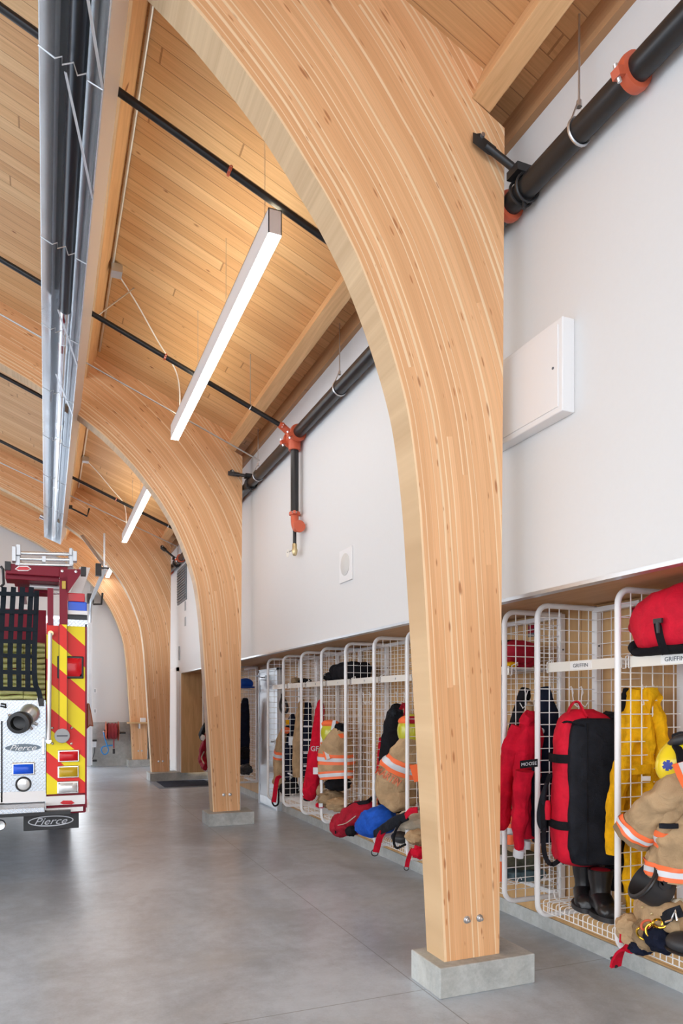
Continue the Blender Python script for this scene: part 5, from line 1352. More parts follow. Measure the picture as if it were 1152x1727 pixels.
# --- yellow helmet with its goggles
hc = PX(1141, 1281, 2.64)
t = thing('yellow_helmet', 'yellow helmet with a blue six armed star and black strap above the tan coat', 'helmet', hc - UP*0.1)
part('shell', MB().ell((0,0,0), 0.115, 0.085, 0.105, 26, 16).xf(lambda p: hc + RT*p.x*0.75 + FW*p.y + UP*p.z + RT*0.28*p.z), M['helmet_y'], t)
hshell = MB().ell((0,0,0), 0.115, 0.085, 0.105, 26, 16).xf(lambda p: hc + RT*p.x*0.75 + FW*p.y + UP*p.z + RT*0.28*p.z)
sc_ = PX(1126, 1291, 2.64)
mb = MB()
for k in range(3):
    a = PI*k/3 + 0.4; d = RT*math.cos(a) + UP*math.sin(a); e = RT*(-math.sin(a)) + UP*math.cos(a)
    q = [sc_ + d*x*0.024 + e*y*0.0075 for x, y in ((-1,-1),(-.5,-1),(0,-1),(.5,-1),(1,-1),(1,1),(.5,1),(0,1),(-.5,1),(-1,1))]
    mb.add(q, [(0,1,8,9),(1,2,7,8),(2,3,6,7),(3,4,5,6)])
part('star_emblem', drape(mb, hshell, sc_ - Vector((0, 0, CAMZ)), 0.003), M['patch_blue'], t, smooth=False)
part('goggle_band', ribbon([PX(1140, 1258, 2.60), PX(1146, 1268, 2.58), PX(1149, 1283, 2.57), PX(1150, 1294, 2.58)], 0.034, 0.012, RT, 14), M['black_cloth'], t)
part('visor', MB().tube(spline([PX(1128, 1258, 2.62), PX(1140, 1250, 2.6), PX(1156, 1246, 2.62), PX(1166, 1252, 2.64)], 12), [0.012 + 0.012*math.sin(PI*i/12) for i in range(13)], 10), M['rubber'], t)
part('brim', MB().tube(spline([PX(1137, 1243, 2.7), PX(1150, 1239, 2.7), PX(1164, 1241, 2.7)], 10), 0.016, 10), M['charcoal'], t)

# --- turnout trousers with boots heaped on the bottom shelf
t = groot('turnout_trousers', 'tan turnout trousers heaped with navy cuffs on the nearest bottom shelf', 'trousers', 1110, 1600, 2.68)
part('waist', cloth(pts_([(1078, 1528), (1098, 1536), (1128, 1546), (1156, 1556)], [2.70, 2.66, 2.64, 2.66]), [.062, .075, .075, .07], [.035, .055, .06, .06], ref=UP + FW*0.2, folds=4, famp=0.10, namp=0.02, seed=31, m=24), M['tan'], t, ang=70)
part('lining_fold', cloth(pts_([(1080, 1512), (1100, 1514), (1125, 1522), (1150, 1526)], [2.71, 2.69, 2.68, 2.68]), [.028, .034, .034, .03], [.03, .04, .045, .04], ref=UP, folds=3, famp=0.1, namp=0.015, seed=33, m=20), M['pale_cloth'], t, ang=70)
part('leg', lump(PX(1070, 1568, 2.66), (0.075, 0.085, 0.075), 7, 0.25, rot=0.4), M['tan'], t)
part('leg', lump(PX(1094, 1575, 2.64), (0.07, 0.07, 0.08), 9, 0.25, rot=0.2), M['tan_dark'], t)
part('navy_cuff', lump(PX(1118, 1582, 2.63), (0.085, 0.075, 0.065), 12, 0.22, rot=0.3), M['navy'], t)
part('navy_cuff', lump(PX(1082, 1596, 2.655), (0.07, 0.06, 0.035), 13, 0.22, rot=0.3), M['navy'], t)
part('snap', MB().lathe(PX(1083, 1530, 2.585), -FW, [(0.007,0),(0.006,0.004),(0,0.005)], 10), M['brass'], t)
part('snap', MB().lathe(PX(1099, 1541, 2.565), -FW, [(0.007,0),(0.006,0.004),(0,0.005)], 10), M['brass'], t)
part('belt_clip', MB().tube([PX(1123, 1555, 2.56), PX(1133, 1552, 2.56), PX(1140, 1536, 2.56), PX(1142, 1552, 2.56)], 0.006, 8), M['chrome'], t)
part('belt', ribbon([PX(1118, 1552, 2.575), PX(1130, 1543, 2.57), PX(1150, 1536, 2.58)], 0.05, 0.01, UP, 8), M['charcoal'], t)
part('red_strap', ribbon([PX(1060, 1548, 2.63), PX(1052, 1565, 2.61), PX(1050, 1590, 2.60)], 0.03, 0.008, RT, 10), M['red_cloth'], t, label='red webbing strap')
t = groot('suspender_strap', 'wide red strap hanging over the front lip of the nearest bottom shelf', 'strap', 1045, 1628, 2.62)
part('webbing', ribbon([PX(1068, 1598, 2.62), PX(1056, 1596, 2.60), PX(1047, 1604, 2.595), PX(1041, 1617, 2.60), PX(1038, 1630, 2.605)], 0.06, 0.012, RT*0.75 + UP*0.65, 18), M['red_cloth'], t)
part('end_bar', MB().bar(PX(1031, 1614, 2.60), PX(1040, 1632, 2.60), 0.012, 0.012), M['rubber'], t)
for i, (u, v, m, lb) in enumerate(((1091, 1560, 'red_fit', 'red carabiner lying on the tan trousers'), (1097, 1568, 'gold', 'gold carabiner beside the red one on the tan trousers'), (1082, 1574, 'gold', 'gold carabiner lowest on the tan trousers'), (1111, 1558, 'gold', 'gold carabiner nearest the belt clip'))):
    c = PX(u, v, 2.565); a = 0.5 + i*0.8
    mb = MB().tube([c + (RT*math.cos(a) + UP*math.sin(a))*0.030*math.cos(q) + (UP*math.cos(a) - RT*math.sin(a))*0.018*math.sin(q) - FW*0.006*math.cos(2*q) for q in [2*PI*k/18 for k in range(18)]], 0.0055, 8, closed=True)
    q = thing('carabiner', lb, 'carabiner', c, group='carabiners on the trousers')
    part('hook_body', mb, M[m], q); part('gate', MB().cyl(c + RT*0.012 - UP*0.006, c + RT*0.022 + UP*0.012, 0.007, 8), M['gold'], q)
def rubber_boot(label, c, axis, r, l, group):
    t = thing('rubber_boot', label, 'boot', c, group=group)
    a = Vector(axis).normalized(); c = Vector(c)
    part('shaft', MB().lathe(c, a, [(r*0.82, 0.0), (r*0.92, 0.02), (r, l*0.35), (r*1.04, l*0.8), (r*1.10, l*0.95), (r*1.12, l), (r*1.0, l + 0.004), (r*0.94, l*0.6), (r*0.6, l*0.3), (0, l*0.25)], 28).xf(lambda p: p), M['rubber'], t)
    part('rim', ring(MB(), c + a*(l*0.93), a, r*1.10, 0.009, 28, 8), M['leather'], t)
    part('pull_strap', ribbon([c + a*l*0.7 - FW*r*1.05 + RT*r*0.5, c + a*l*1.05 - FW*r*1.15 + RT*r*0.6, c + a*l*0.9 - FW*r*1.1 + RT*r*0.95], 0.028, 0.008, RT, 8), M['rubber'], t)
    return t
rubber_boot('black rubber boot top leaning open above the tan trousers', PX(1122, 1510, 2.66), (-0.55, 0.25, 0.42), 0.085, 0.13, 'black rubber boots in the turnout trousers')
t = groot('rubber_boot', 'rounded black rubber boot toe at the lower right edge', 'boot', 1152, 1602, 2.62, group='black rubber boots in the turnout trousers')
part('toe', MB().ell(PX(1156, 1592, 2.60), 0.07, 0.09, 0.05, 24, 14), M['rubber'], t); part('sole', MB().ell(PX(1156, 1603, 2.60), 0.075, 0.095, 0.016, 24, 8), M['leather'], t)

# --- red jacket beside the arch
JX = 2.74
t = groot('red_jacket', 'red jacket with a dark name patch hanging beside the nearest arch', 'jacket', 885, 1440, JX)
jb = [(893, 1199), (893, 1215), (890, 1245), (886, 1300), (886, 1350), (888, 1412)]
part('body', cl(jb, JX, [8, 15, 22, 24, 22, 20], [.04, .06, .075, .085, .085, .08], folds=4, famp=0.07, namp=0.025, seed=41, m=32), M['red_cloth'], t, ang=70)
sl = [(874, 1225), (862, 1262), (853, 1300), (848, 1340), (845, 1372), (843, 1398)]
part('sleeve', cl(sl, [JX-.04, JX-.07, JX-.09, JX-.1, JX-.1, JX-.1], [10, 15, 17, 17, 14, 9], [.05, .06, .06, .06, .05, .04], folds=4, famp=0.07, namp=0.022, seed=43), M['red_cloth'], t, ang=70)
sl2 = [(884, 1300), (880, 1350), (876, 1400), (875, 1432)]
part('sleeve', cl(sl2, JX - 0.10, [15, 14, 11, 8], [.05, .05, .045, .04], folds=4, famp=0.08, namp=0.015, seed=45), M['red_cloth'], t, ang=70)
part('cuff', cl([(876, 1431), (874, 1444)], JX - 0.10, [8.5, 8], [.042, .04], folds=3, famp=0.04, namp=0.004, m=6), M['silver_tape'], t, label='silver reflective cuff')
part('cuff', cl([(889, 1417), (887, 1430)], JX - 0.04, [6, 8], [.03, .03], folds=3, famp=0.04, namp=0.004, m=6), M['silver_tape'], t)
part('collar', cl([(893, 1204), (888, 1217)], JX - 0.03, [9, 14], [.05, .055], folds=3, famp=0.07, namp=0.008, m=8), M['red_cloth'], t, ang=70)
pc_ = PX(892, 1288, JX - 0.11)
pt = part('name_patch', MB().obox(pc_, RT*0.052 + UP*0.006, FW*0.003, UP*0.023), M['black_cloth'], t, smooth=False, label='black name patch')
part('lettering', text_mb('MOOSE', pc_ - FW*0.0045, RT + UP*0.11, UP, 0.019, 0.001), M['silver_tape'], pt, smooth=False)
part('lining', cl([(902, 1290), (903, 1350), (902, 1410)], JX - 0.02, [5, 6, 5], [.04, .05, .04], folds=3, famp=0.08, namp=0.01), M['navy'], t)
t = groot('navy_jacket', 'navy jacket with a silver badge hanging left of the gear bag', 'jacket', 920, 1420, 2.92)
part('body', cl([(917, 1160), (919, 1175), (922, 1205), (922, 1260), (918, 1340), (914, 1420)], 2.90, [8, 13, 21, 24, 20, 17], [.04, .05, .06, .065, .065, .06], folds=4, famp=0.06, namp=0.015, seed=47, m=30), M['navy'], t, ang=70)
part('badge', MB().lathe(PX(913, 1233, 2.835), -FW, [(0.020,0),(0.020,0.004),(0.012,0.008),(0,0.008)], 10).xf(lambda p: p), M['silver_tape'], t, label='silver badge')
t = groot('black_coat', 'black coat hanging behind the wire above the red jacket shoulder', 'coat', 876, 1300, 2.98)
part('body', cl([(886, 1162), (882, 1180), (876, 1215), (868, 1260), (864, 1300)], 2.98, [7, 10, 13, 15, 14], [.04, .05, .06, .06, .05], folds=4, famp=0.07, namp=0.015, seed=51), M['black_cloth'], t, ang=70)
part('button', MB().lathe(PX(873, 1196, 2.9), -FW, [(0.014,0),(0.012,0.004),(0,0.005)], 12), M['charcoal'], t)
t = groot('tan_coat', 'tan coat with orange stripes hanging behind the red jacket sleeve', 'coat', 870, 1445, 2.92)
tb_ = [(895, 1185), (890, 1210), (882, 1250), (874, 1310), (866, 1380), (864, 1445)]
kw = dict(folds=4, famp=0.06, namp=0.012, seed=53, m=30)
part('body', cl(tb_, 2.93, [5, 9, 14, 18, 17, 15], [.04, .05, .055, .06, .06, .055], **kw), M['tan'], t, ang=70)
band(t, 'orange_stripe', M['orange_tape'], tb_, 2.93, [5, 9, 14, 18, 17, 15], [.04, .05, .055, .06, .06, .055], .78, .93, 0.004, **kw)
band(t, 'silver_stripe', M['silver_tape'], tb_, 2.93, [5, 9, 14, 18, 17, 15], [.04, .05, .055, .06, .06, .055], .84, .875, 0.007, **kw)
# dark red bag on the shelf by the arch
t = thing('shelf_bag', 'dark red bag with a black middle on the top shelf beside the nearest arch', 'bag', (2.90, 4.1, 1.781))
part('bag_body', cloth([(2.90, 4.42, 1.86), (2.90, 4.38, 1.87), (2.90, 4.15, 1.875), (2.90, 3.92, 1.87), (2.90, 3.87, 1.86)], [.05, .12, .14, .12, .05], [.04, .085, .092, .085, .04], ref=(1,0,0), folds=3, famp=0.05, namp=0.015, seed=57, power=2.6), M['dark_red'], t, ang=70)
part('middle_band', cloth([(2.90, 4.14, 1.875), (2.90, 4.08, 1.877), (2.90, 4.02, 1.875)], [.145, .147, .142], [.096, .098, .095], ref=(1,0,0), folds=3, famp=0.03, namp=0.005, seed=57, power=2.6, m=10), M['black_cloth'], t, ang=70)
part('yellow_tab', lump((2.79, 3.9, 1.80), (0.05, 0.035, 0.018), 5, 0.2), M['yellow_cloth'], t)
# folded cloth on the bottom shelf by the arch
t = thing('folded_clothes', 'folded drab green and blue clothes on the bottom shelf by the arch', 'clothes', (2.9, 4.1, 0.395))
part('drab_fold', cloth([(2.92, 4.40, .505), (2.92, 4.2, .515), (2.92, 4.0, .505), (2.92, 3.90, .495)], [.10, .14, .14, .10], [.03, .05, .05, .04], ref=(1,0,0), folds=3, famp=0.08, namp=0.02, seed=61, power=2.8), M['camo'], t, ang=70)
part('blue_fold', cloth([(2.92, 4.42, .43), (2.92, 4.2, .435), (2.92, 4.0, .43), (2.92, 3.87, .425)], [.12, .16, .16, .12], [.025, .035, .036, .03], ref=(1,0,0), folds=3, famp=0.06, namp=0.015, seed=63, power=2.8), M['teal'], t, ang=70)
t = groot('spray_can', 'small orange and grey can on the bottom shelf right beside the arch', 'can', 857, 1492, 2.75)
zc = 0.397; c = PX(858, 1490, 2.76); c = Vector((c.x, 3.93, zc)); c.x = 2.74
part('can_body', MB().lathe(c, UP, [(0.030,0),(0.032,0.006),(0.032,0.11),(0.026,0.125),(0.012,0.13)], 18), M['orange_tape'], t); part('cap', MB().lathe(c + UP*0.128, UP, [(0.022,0),(0.022,0.035),(0,0.037)], 16), M['silver_tape'], t)
# stickers on the plywood
for (u, v, Y, lb) in ((1076, 1032, None, 'dark red printed sticker on the plywood above the yellow jacket'), (898, 1063, None, 'dark red printed sticker on the plywood above the dark red bag')):
    p = PX(u, v, BACK_X - 0.001)
    s = thing('sticker', lb, 'sticker', (p.x, p.y, p.z - 0.04), group='stickers on the recess wall')
    part('card', MB().box(BACK_X - 0.003, p.y - 0.045, p.z - 0.045, BACK_X, p.y + 0.045, p.z + 0.045), M['ink'], s, smooth=False)
    for k in (0, 1): part('stripe', MB().box(BACK_X - 0.004, p.y - 0.042, p.z + 0.012 - 0.03*k, BACK_X - 0.003, p.y + 0.042, p.z + 0.036 - 0.03*k), M['dark_red'], s, smooth=False)

# ================================================================= the far row
# locker with the lettered coat
t = groot('lettered_coat', 'tan turnout coat with orange hem letters partly behind the nearest arch', 'coat', 680, 1360, 2.66)
fb = [(700, 1225), (694, 1250), (684, 1280), (673, 1310), (672, 1335), (685, 1362)]
fw_, fd_ = [12, 20, 30, 38, 36, 24], [.05, .07, .085, .09, .09, .06]
fx = [2.82, 2.79, 2.77, 2.76, 2.78, 2.82]
kw = dict(folds=4, famp=0.05, namp=0.02, seed=71, m=32, ref=RT*0.85 - UP*0.5)
part('body', cl(fb, fx, fw_, fd_, **kw), M['tan'], t, ang=70)
band(t, 'orange_stripe', M['orange_tape'], fb, fx, fw_, fd_, .39, .53, 0.005, **kw)
band(t, 'silver_stripe', M['silver_tape'], fb, fx, fw_, fd_, .43, .485, 0.009, **kw)
lc = PX(660, 1309, 2.555)
part('lettering', drape(text_mb('MARTIN', PX(659, 1316, 2.53), RT*0.85 - UP*0.50, UP*0.85 + RT*0.50, 0.068, 0.0, squeeze=0.66, bold=0.02), cl(fb, fx, fw_, fd_, **kw), FW, 0.006), M['salmon'], t, smooth=False, label='orange letters')
part('side_tab', ribbon([PX(697, 1290, 2.72), PX(705, 1318, 2.72)], 0.06, 0.008, RT, 6), M['orange_tape'], t)
hc = PX(693, 1232, 2.80)
t = thing('lime_helmet', 'lime helmet with an orange band beside the left edge of the nearest arch', 'helmet', hc - UP*0.13)
part('shell', MB().ell(hc, 0.115, 0.115, 0.14, 24, 16), M['helmet_g'], t)
part('orange_band', MB().ell(hc + UP*0.075, 0.108, 0.108, 0.055, 24, 8), M['orange_tape'], t)
part('front_tag', MB().obox(hc + UP*0.09 - FW*0.1, RT*0.03, FW*0.01, UP*0.03), M['dark_red'], t, smooth=False)
t = groot('backpack', 'black backpack with a red side hanging left of the nearest arch', 'backpack', 660, 1370, 2.86)
bp = [(672, 1192), (668, 1205), (664, 1235), (662, 1290), (662, 1340), (664, 1372)]
part('pack', cl(bp, 2.86, [8, 14, 20, 23, 24, 20], [.05, .08, .10, .11, .11, .09], folds=3, famp=0.05, namp=0.02, seed=75, power=2.8), M['black_cloth'], t, ang=70)
part('red_side', cl([(645, 1245), (643, 1290), (643, 1340), (645, 1370)], 2.80, [6, 7.5, 7.5, 6], [.06, .08, .08, .06], folds=2, famp=0.03, namp=0.008, seed=76), M['red_cloth'], t, ang=70)
part('top_roll', lump(PX(668, 1203, 2.84), (0.06, 0.06, 0.05), 5, 0.3), M['charcoal'], t)
part('carry_loop', ribbon([PX(676, 1196, 2.8), PX(682, 1186, 2.8), PX(684, 1200, 2.78), PX(679, 1224, 2.77)], 0.03, 0.008, RT, 10), M['dark_red'], t)
# bottom heap: red duffel, blue sack, boots and straps
t = groot('small_duffel', 'dark red duffel bag slumped over the front of a far bottom shelf', 'bag', 597, 1405, 2.60)
part('bag_body', cloth(pts_([(566, 1398), (574, 1394), (590, 1385), (612, 1373), (626, 1368), (632, 1366)], [2.60, 2.60, 2.62, 2.70, 2.78, 2.82]), [.05, .095, .125, .12, .10, .05], [.04, .09, .11, .11, .09, .04], ref=UP + RT*0.3, folds=4, famp=0.06, namp=0.03, seed=81, m=32), M['dark_red'], t, ang=70)
part('end_panel', lump(PX(592, 1402, 2.53), (0.05, 0.05, 0.045), 6, 0.2), M['black_cloth'], t)
part('handle', ribbon([PX(584, 1366, 2.60), PX(592, 1358, 2.62), PX(608, 1354, 2.66), PX(620, 1352, 2.70), PX(627, 1346, 2.76)], 0.035, 0.012, UP, 14), M['black_cloth'], t)
part('piping', MB().tube(spline([PX(570, 1392, 2.50), PX(584, 1388, 2.49), PX(600, 1376, 2.53)], 12), 0.004, 6), M['pale_cloth'], t)
part('hanging_strap', ribbon([PX(568, 1388, 2.53), PX(566, 1396, 2.52), PX(566, 1406, 2.52)], 0.014, 0.004, RT, 6), M['black_cloth'], t)
t = groot('stuff_sack', 'bright blue drawstring sack lying beside the dark red duffel', 'sack', 630, 1410, 2.66)
part('sack_body', cloth(pts_([(605, 1393), (612, 1392), (626, 1388), (645, 1382), (660, 1378), (668, 1376)], [2.57, 2.58, 2.62, 2.70, 2.78, 2.82]), [.035, .09, .125, .12, .10, .05], [.035, .08, .11, .11, .09, .04], ref=UP + RT*0.3, folds=7, famp=0.07, namp=0.02, seed=83, m=30), M['blue_cloth'], t, ang=70)
part('drawstring_tag', lump(PX(605, 1396, 2.555), (0.012, 0.02, 0.02), 2, 0.2), M['yellow_cloth'], t)
t = groot('harness_strap', 'black padded strap with a red end hanging over a far bottom shelf', 'strap', 635, 1435, 2.62)
part('pad', cloth(pts_([(632, 1406), (650, 1396), (670, 1384), (686, 1376)], [2.58, 2.56, 2.58, 2.62]), [.032, .04, .04, .035], [.012, .014, .014, .012], ref=UP, folds=2, famp=0.02, namp=0.006, seed=85, power=3), M['charcoal'], t, ang=70)
part('red_end', ribbon([PX(646, 1402, 2.57), PX(640, 1414, 2.565), PX(634, 1437, 2.57)], 0.055, 0.008, RT, 8), M['red_cloth'], t)
part('red_end', ribbon([PX(684, 1377, 2.57), PX(692, 1368, 2.57), PX(704, 1366, 2.58)], 0.045, 0.008, UP, 6), M['red_cloth'], t)
part('end_ring', ring(MB(), PX(632, 1438, 2.57), FW, 0.028, 0.005, 16), M['dark_iron'], t)
part('loop', MB().tube(spline([PX(676, 1386, 2.58), PX(667, 1402, 2.56), PX(664, 1418, 2.56), PX(669, 1430, 2.56), PX(684, 1424, 2.60)], 20), 0.010, 8), M['black_cloth'], t)
t = groot('far_trousers', 'pale and tan turnout trousers crumpled on the shelf left of the nearest arch', 'trousers', 697, 1420, 2.75)
part('fold', lump(PX(692, 1385, 2.74), (0.10, 0.10, 0.09), 14, 0.25), M['pale_cloth'], t); part('fold', lump(PX(703, 1412, 2.68), (0.08, 0.09, 0.06), 15, 0.25), M['tan'], t)
solo('boot', 'black boot toe on the wire shelf below the black padded strap', 'boot', MB().ell(PX(677, 1412, 2.74), 0.085, 0.10, 0.05, 22, 12), M['rubber'])
t = groot('red_strap_loop', 'red strap with a metal ring dangling below the nearest arch locker shelf', 'strap', 687, 1466, 2.62)
part('webbing', ribbon([PX(697, 1432, 2.64), PX(692, 1440, 2.62), PX(688, 1452, 2.62), PX(686, 1462, 2.62)], 0.035, 0.006, RT, 8), M['red_cloth'], t)
part('knot', lump(PX(705, 1437, 2.64), (0.05, 0.05, 0.045), 3, 0.3), M['red_cloth'], t); part('end_ring', ring(MB(), PX(685.5, 1464, 2.62), FW, 0.018, 0.004, 14), M['dark_iron'], t)
# locker with striped coat, lime helmet and red sweatshirt
t = groot('striped_coat', 'tan turnout coat with orange and silver stripes behind the red sweatshirt', 'coat', 570, 1315, 2.80)
fb = [(573, 1228), (572, 1242), (568, 1262), (567, 1290), (568, 1314)]
fw_, fd_ = [10, 20, 28, 30, 28], [.05, .08, .10, .11, .10]
kw = dict(folds=4, famp=0.05, namp=0.015, seed=91, m=28)
part('body', cl(fb, 2.80, fw_, fd_, **kw), M['tan'], t, ang=70)
for nm, mt, a, b, g in (('orange_stripe', 'orange_tape', .58, .74, .005), ('silver_stripe', 'silver_tape', .63, .69, .009), ('orange_stripe', 'orange_tape', .86, 1.0, .005), ('silver_stripe', 'silver_tape', .90, .96, .009)):
    band(t, nm, M[mt], fb, 2.80, fw_, fd_, a, b, g, **kw)
cs = [PX(546, 1252, 2.69), PX(549, 1264, 2.68), PX(554, 1280, 2.68)]
part('chest_stripe', ribbon(cs, 0.07, 0.008, RT, 6), M['orange_tape'], t); part('silver_stripe', ribbon([p - FW*0.008 for p in cs], 0.035, 0.008, RT, 6), M['silver_tape'], t)
part('shoulder_patch', ribbon([PX(574, 1238, 2.71), PX(579, 1244, 2.71)], 0.05, 0.008, RT, 4), M['orange_tape'], t)
hc = PX(557, 1236, 2.78)
t = thing('lime_helmet', 'lime helmet with an orange band above the striped coat', 'helmet', hc - UP*0.13)
part('shell', MB().ell(hc, 0.105, 0.105, 0.135, 24, 16), M['helmet_g'], t)
part('orange_band', MB().ell(hc + UP*0.095, 0.10, 0.10, 0.045, 24, 8), M['orange_tape'], t)
part('silver_tag', MB().obox(hc + UP*0.085 + RT*0.035 - FW*0.10, RT*0.018 , FW*0.01, UP*0.05 + RT*0.01), M['silver_tape'], t, smooth=False)
part('black_pad', lump(PX(573, 1228, 2.80), (0.05, 0.06, 0.05), 4, 0.3), M['black_cloth'], t)
t = groot('red_sweatshirt', 'red sweatshirt with white letters and a reflective cuff hanging in the far lockers', 'sweatshirt', 525, 1345, 2.62)
sb = [(540, 1184), (540, 1200), (537, 1240), (532, 1280), (526, 1320), (521, 1345)]
swt = cl(sb, [2.78, 2.76, 2.72, 2.68, 2.66, 2.66], [4, 8, 11, 13, 13, 11], [.05, .06, .07, .07, .07, .06], folds=3, famp=0.05, namp=0.012, seed=95)
part('body', swt, M['red_cloth'], t, ang=70)
part('cuff_stripe', cl([(522, 1331), (520, 1339)], 2.655, [12, 11.5], [.066, .064], folds=3, famp=0.04, namp=0.004, m=6), M['silver_tape'], t)
part('cuff', cl([(519, 1341), (518, 1348)], 2.65, [8, 7], [.05, .05], folds=3, famp=0.04, namp=0.004, m=6), M['black_cloth'], t)
part('lettering', drape(text_mb('GF', PX(530, 1264, 2.60), RT, UP, 0.055, 0.0, bold=0.02), swt, FW, 0.005), M['silver_tape'], t, smooth=False, label='white letters')
part('reflective_tab', MB().obox(PX(533, 1300, 2.60), RT*0.03, FW*0.004, UP*0.035), M['silver_tape'], t, smooth=False)
t = groot('folded_trousers', 'folded tan turnout trousers on the bottom shelf below the striped coat', 'trousers', 562, 1368, 2.80)
part('fold', lump(PX(560, 1347, 2.80), (0.15, 0.13, 0.09), 21, 0.22), M['tan_dark'], t); part('fold', lump(PX(572, 1357, 2.76), (0.13, 0.12, 0.07), 23, 0.22), M['tan'], t); part('fold', lump(PX(541, 1332, 2.76), (0.06, 0.08, 0.07), 24, 0.22), M['tan'], t)
part('dark_patch', lump(PX(570, 1322, 2.82), (0.14, 0.10, 0.07), 25, 0.2), M['black_cloth'], t); part('red_cuff', lump(PX(541, 1358, 2.68), (0.05, 0.05, 0.03), 26, 0.2), M['red_cloth'], t); part('reflective_cuff', MB().obox(PX(541, 1358, 2.64), RT*0.02, FW*0.01, UP*0.02), M['silver_tape'], t, smooth=False)
t = thing('shelf_case', 'black soft case on a far top shelf above the red sweatshirt', 'bag', (2.9, 6.9, 1.781))
part('case_body', cloth([(2.88, 7.10, 1.86), (2.88, 7.05, 1.87), (2.88, 6.75, 1.88), (2.88, 6.50, 1.87), (2.88, 6.45, 1.86)], [.05, .11, .13, .12, .06], [.04, .08, .095, .085, .04], ref=(1,0,0), folds=3, famp=0.05, namp=0.015, seed=97, power=2.8), M['black_cloth'], t, ang=70)
part('case_flap', lump((2.80, 7.10, 1.83), (0.07, 0.10, 0.05), 8, 0.25), M['black_cloth'], t)
t = thing('shelf_mask', 'small dark face mask lying on a far top shelf near the metal door', 'mask', (2.86, 8.0, 1.781))
part('mask_body', lump((2.84, 8.06, 1.81), (0.06, 0.13, 0.03), 3, 0.3), M['black_cloth'], t); part('mask_cup', lump((2.80, 8.28, 1.82), (0.05, 0.06, 0.04), 4, 0.3), M['tan_dark'], t)
# breathing sets and coats near the metal door
t = groot('breathing_set', 'black breathing set with straps hanging in the second locker from the metal door', 'breathing set', 505, 1330, 2.90)
part('back_frame', cl([(516, 1185), (514, 1210), (513, 1260), (512, 1310)], 2.92, [8, 12, 14, 14], [.05, .06, .07, .07], folds=3, famp=0.05, namp=0.015, seed=101), M['navy'], t, ang=70)
part('tan_shoulder', cl([(510, 1180), (505, 1210), (502, 1260), (501, 1310)], 2.84, [4, 7, 8, 8], [.04, .05, .06, .06], folds=3, famp=0.06, namp=0.015, seed=103), M['tan'], t, ang=70)
for v in (1225, 1248, 1270, 1292): part('reflective_bar', MB().obox(PX(519, v, 2.82), RT*0.05, FW*0.006, UP*0.010), M['silver_tape'], t, smooth=False)
t = groot('dark_coat', 'navy coat with a pale tag hanging in the locker nearest the metal door', 'coat', 490, 1300, 2.90)
part('body', cl([(494, 1206), (492, 1220), (490, 1260), (490, 1310), (489, 1345)], 2.90, [4, 9, 11, 11, 9], [.05, .07, .08, .08, .07], folds=3, famp=0.06, namp=0.015, seed=105), M['navy'], t, ang=70)
part('tag', MB().obox(PX(491, 1250, 2.79), RT*0.03, FW*0.004, UP*0.05), M['silver_tape'], t, smooth=False)
part('shoulder_patch', MB().obox(PX(485, 1218, 2.80), RT*0.02, FW*0.004, UP*0.03), M['yellow_cloth'], t, smooth=False)
t = groot('door_coat', 'tan turnout coat with one orange stripe beside the grey metal door', 'coat', 470, 1320, 2.80)
tb_ = [(480, 1228), (476, 1240), (472, 1265), (470, 1290), (471, 1315)]; tw, td = [3, 7, 9, 9, 8], [.05, .07, .08, .08, .07]
kw = dict(folds=3, famp=0.05, namp=0.012, seed=107, m=24)
part('body', cl(tb_, 2.78, tw, td, **kw), M['tan'], t, ang=70)
for nm, mt, a, b, g in (('orange_stripe', 'orange_tape', .50, .64, .005), ('silver_stripe', 'silver_tape', .545, .60, .009)): band(t, nm, M[mt], tb_, 2.78, tw, td, a, b, g, **kw)
part('collar', lump(PX(482, 1232, 2.76), (0.05, 0.05, 0.04), 4, 0.2), M['orange_tape'], t)
t = groot('face_mask', 'black breathing mask hanging high in the locker nearest the metal door', 'mask', 478, 1205, 2.82)
mb = MB().tube(spline([PX(476, 1176, 2.82), PX(473, 1186, 2.82), PX(474, 1198, 2.82), PX(480, 1203, 2.82), PX(485, 1196, 2.82), PX(482, 1184, 2.82), PX(476, 1176, 2.82)], 26), 0.018, 8)
part('mask_rim', mb, M['rubber'], t); part('strap', ribbon([PX(476, 1170, 2.82), PX(476, 1178, 2.81), PX(478, 1190, 2.80)], 0.03, 0.01, RT, 6), M['black_cloth'], t)
t = groot('crumpled_trousers', 'tan and black trousers crumpled on the bottom shelf nearest the metal door', 'trousers', 478, 1345, 2.80)
part('fold', lump(PX(474, 1316, 2.80), (0.10, 0.11, 0.10), 31, 0.25), M['tan'], t); part('dark_fold', lump(PX(488, 1330, 2.82), (0.12, 0.11, 0.09), 33, 0.25), M['black_cloth'], t); part('buckle', MB().tube([PX(486, 1304, 2.70), PX(494, 1308, 2.70), PX(489, 1314, 2.70)], 0.01, 6), M['zinc'], t)
t = groot('strap_loop', 'red strap with a black loop hanging over the shelf beside the grey metal door', 'strap', 465, 1358, 2.62)
part('webbing', ribbon([PX(474, 1309, 2.66), PX(468, 1313, 2.63), PX(465, 1328, 2.62), PX(462, 1353, 2.62)], 0.055, 0.008, RT, 12), M['red_cloth'], t)
part('loop', MB().tube(spline([PX(470, 1330, 2.63), PX(470, 1345, 2.62), PX(469, 1356, 2.62), PX(463, 1359, 2.62), PX(459, 1352, 2.62), PX(461, 1342, 2.62)], 20), 0.011, 8), M['black_cloth'], t)
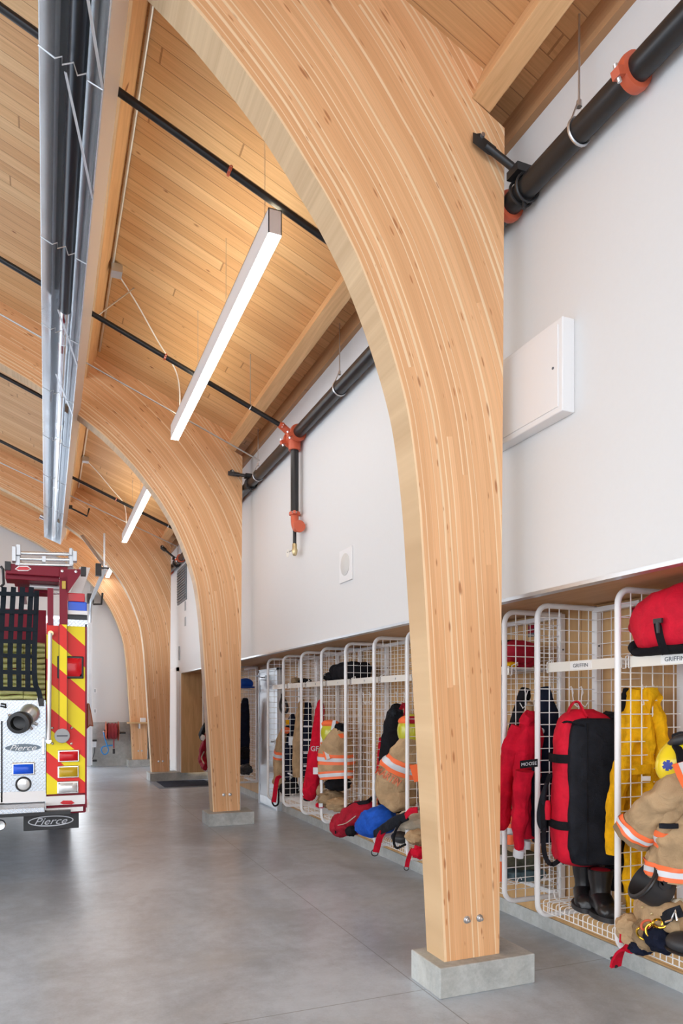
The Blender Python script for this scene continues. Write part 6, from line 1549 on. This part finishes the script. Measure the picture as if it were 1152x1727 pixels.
# beyond the metal door
t = thing('blue_cap', 'blue helmet on the top shelf beyond the grey metal door', 'helmet', PX(414, 1160, 2.90))
part('shell', MB().ell(PX(414, 1153, 2.86), 0.12, 0.12, 0.085, 22, 12, z0=-0.5), M['blue_cloth'], t); part('brim', MB().ell(PX(414, 1159, 2.84), 0.15, 0.15, 0.02, 22, 8), M['blue_cloth'], t)
t = groot('dark_garments', 'dark coat hanging beyond the grey metal door seen through the wire', 'coat', 415, 1290, 2.88)
part('body', cl([(414, 1178), (413, 1195), (412, 1240), (412, 1290)], 2.90, [4, 8, 9, 8], [.05, .07, .08, .07], folds=3, famp=0.06, namp=0.012, seed=111), M['navy'], t, ang=70)
solo('boot', 'upper of two black boots beyond the grey metal door seen through the wire', 'boot', lump(PX(412, 1270, 2.86), (0.08, 0.09, 0.09), 5, 0.3), M['black_cloth'], group='boots beyond the metal door')
solo('boot', 'lower of two black boots beyond the grey metal door seen through the wire', 'boot', lump(PX(415, 1298, 2.84), (0.10, 0.11, 0.08), 6, 0.3), M['rubber'], group='boots beyond the metal door')
t = groot('red_pack', 'dark red bag hanging left of the second arch by the plywood panel', 'bag', 343, 1292, 2.62)
part('bag_body', cl([(347, 1240), (345, 1252), (342, 1272), (343, 1288), (346, 1294)], 2.66, [2, 4.5, 6, 6, 3], [.05, .08, .10, .10, .06], folds=3, famp=0.05, namp=0.02, seed=113), M['dark_red'], t, ang=70)
part('pale_strip', MB().tube(spline([PX(344, 1268, 2.53), PX(340, 1278, 2.53), PX(344, 1288, 2.53)], 8), 0.012, 6), M['pale_cloth'], t)
t = groot('dark_hood', 'dark hood with a white trim hanging left of the second arch', 'hood', 341, 1245, 2.64)
part('hood_body', cl([(345, 1222), (342, 1232), (339, 1240), (341, 1247)], 2.64, [2, 4, 4, 2], [.05, .07, .07, .04], folds=3, famp=0.06, namp=0.015, seed=115), M['charcoal'], t, ang=70)
part('white_trim', lump(PX(342, 1244, 2.56), (0.04, 0.03, 0.05), 3, 0.2), M['paper'], t)
WORLD, EXPO = 2.9, 0.42
# ------------------------------------------------------------------ light and render settings
w = bpy.data.worlds.new('world'); SC.world = w; w.use_nodes = True
bg = w.node_tree.nodes['Background']; bg.inputs[0].default_value = (0.92, 0.97, 1.03, 1); bg.inputs[1].default_value = WORLD
SC.view_settings.view_transform = 'Standard'; SC.view_settings.look = 'None'
SC.view_settings.gamma = 1.0; SC.view_settings.use_curve_mapping = False
SC.view_settings.exposure = EXPO
SC.cycles.use_denoising = True
SC.cycles.max_bounces = 10; SC.cycles.diffuse_bounces = 6; SC.cycles.glossy_bounces = 4
SC.cycles.sample_clamp_indirect = 8.0
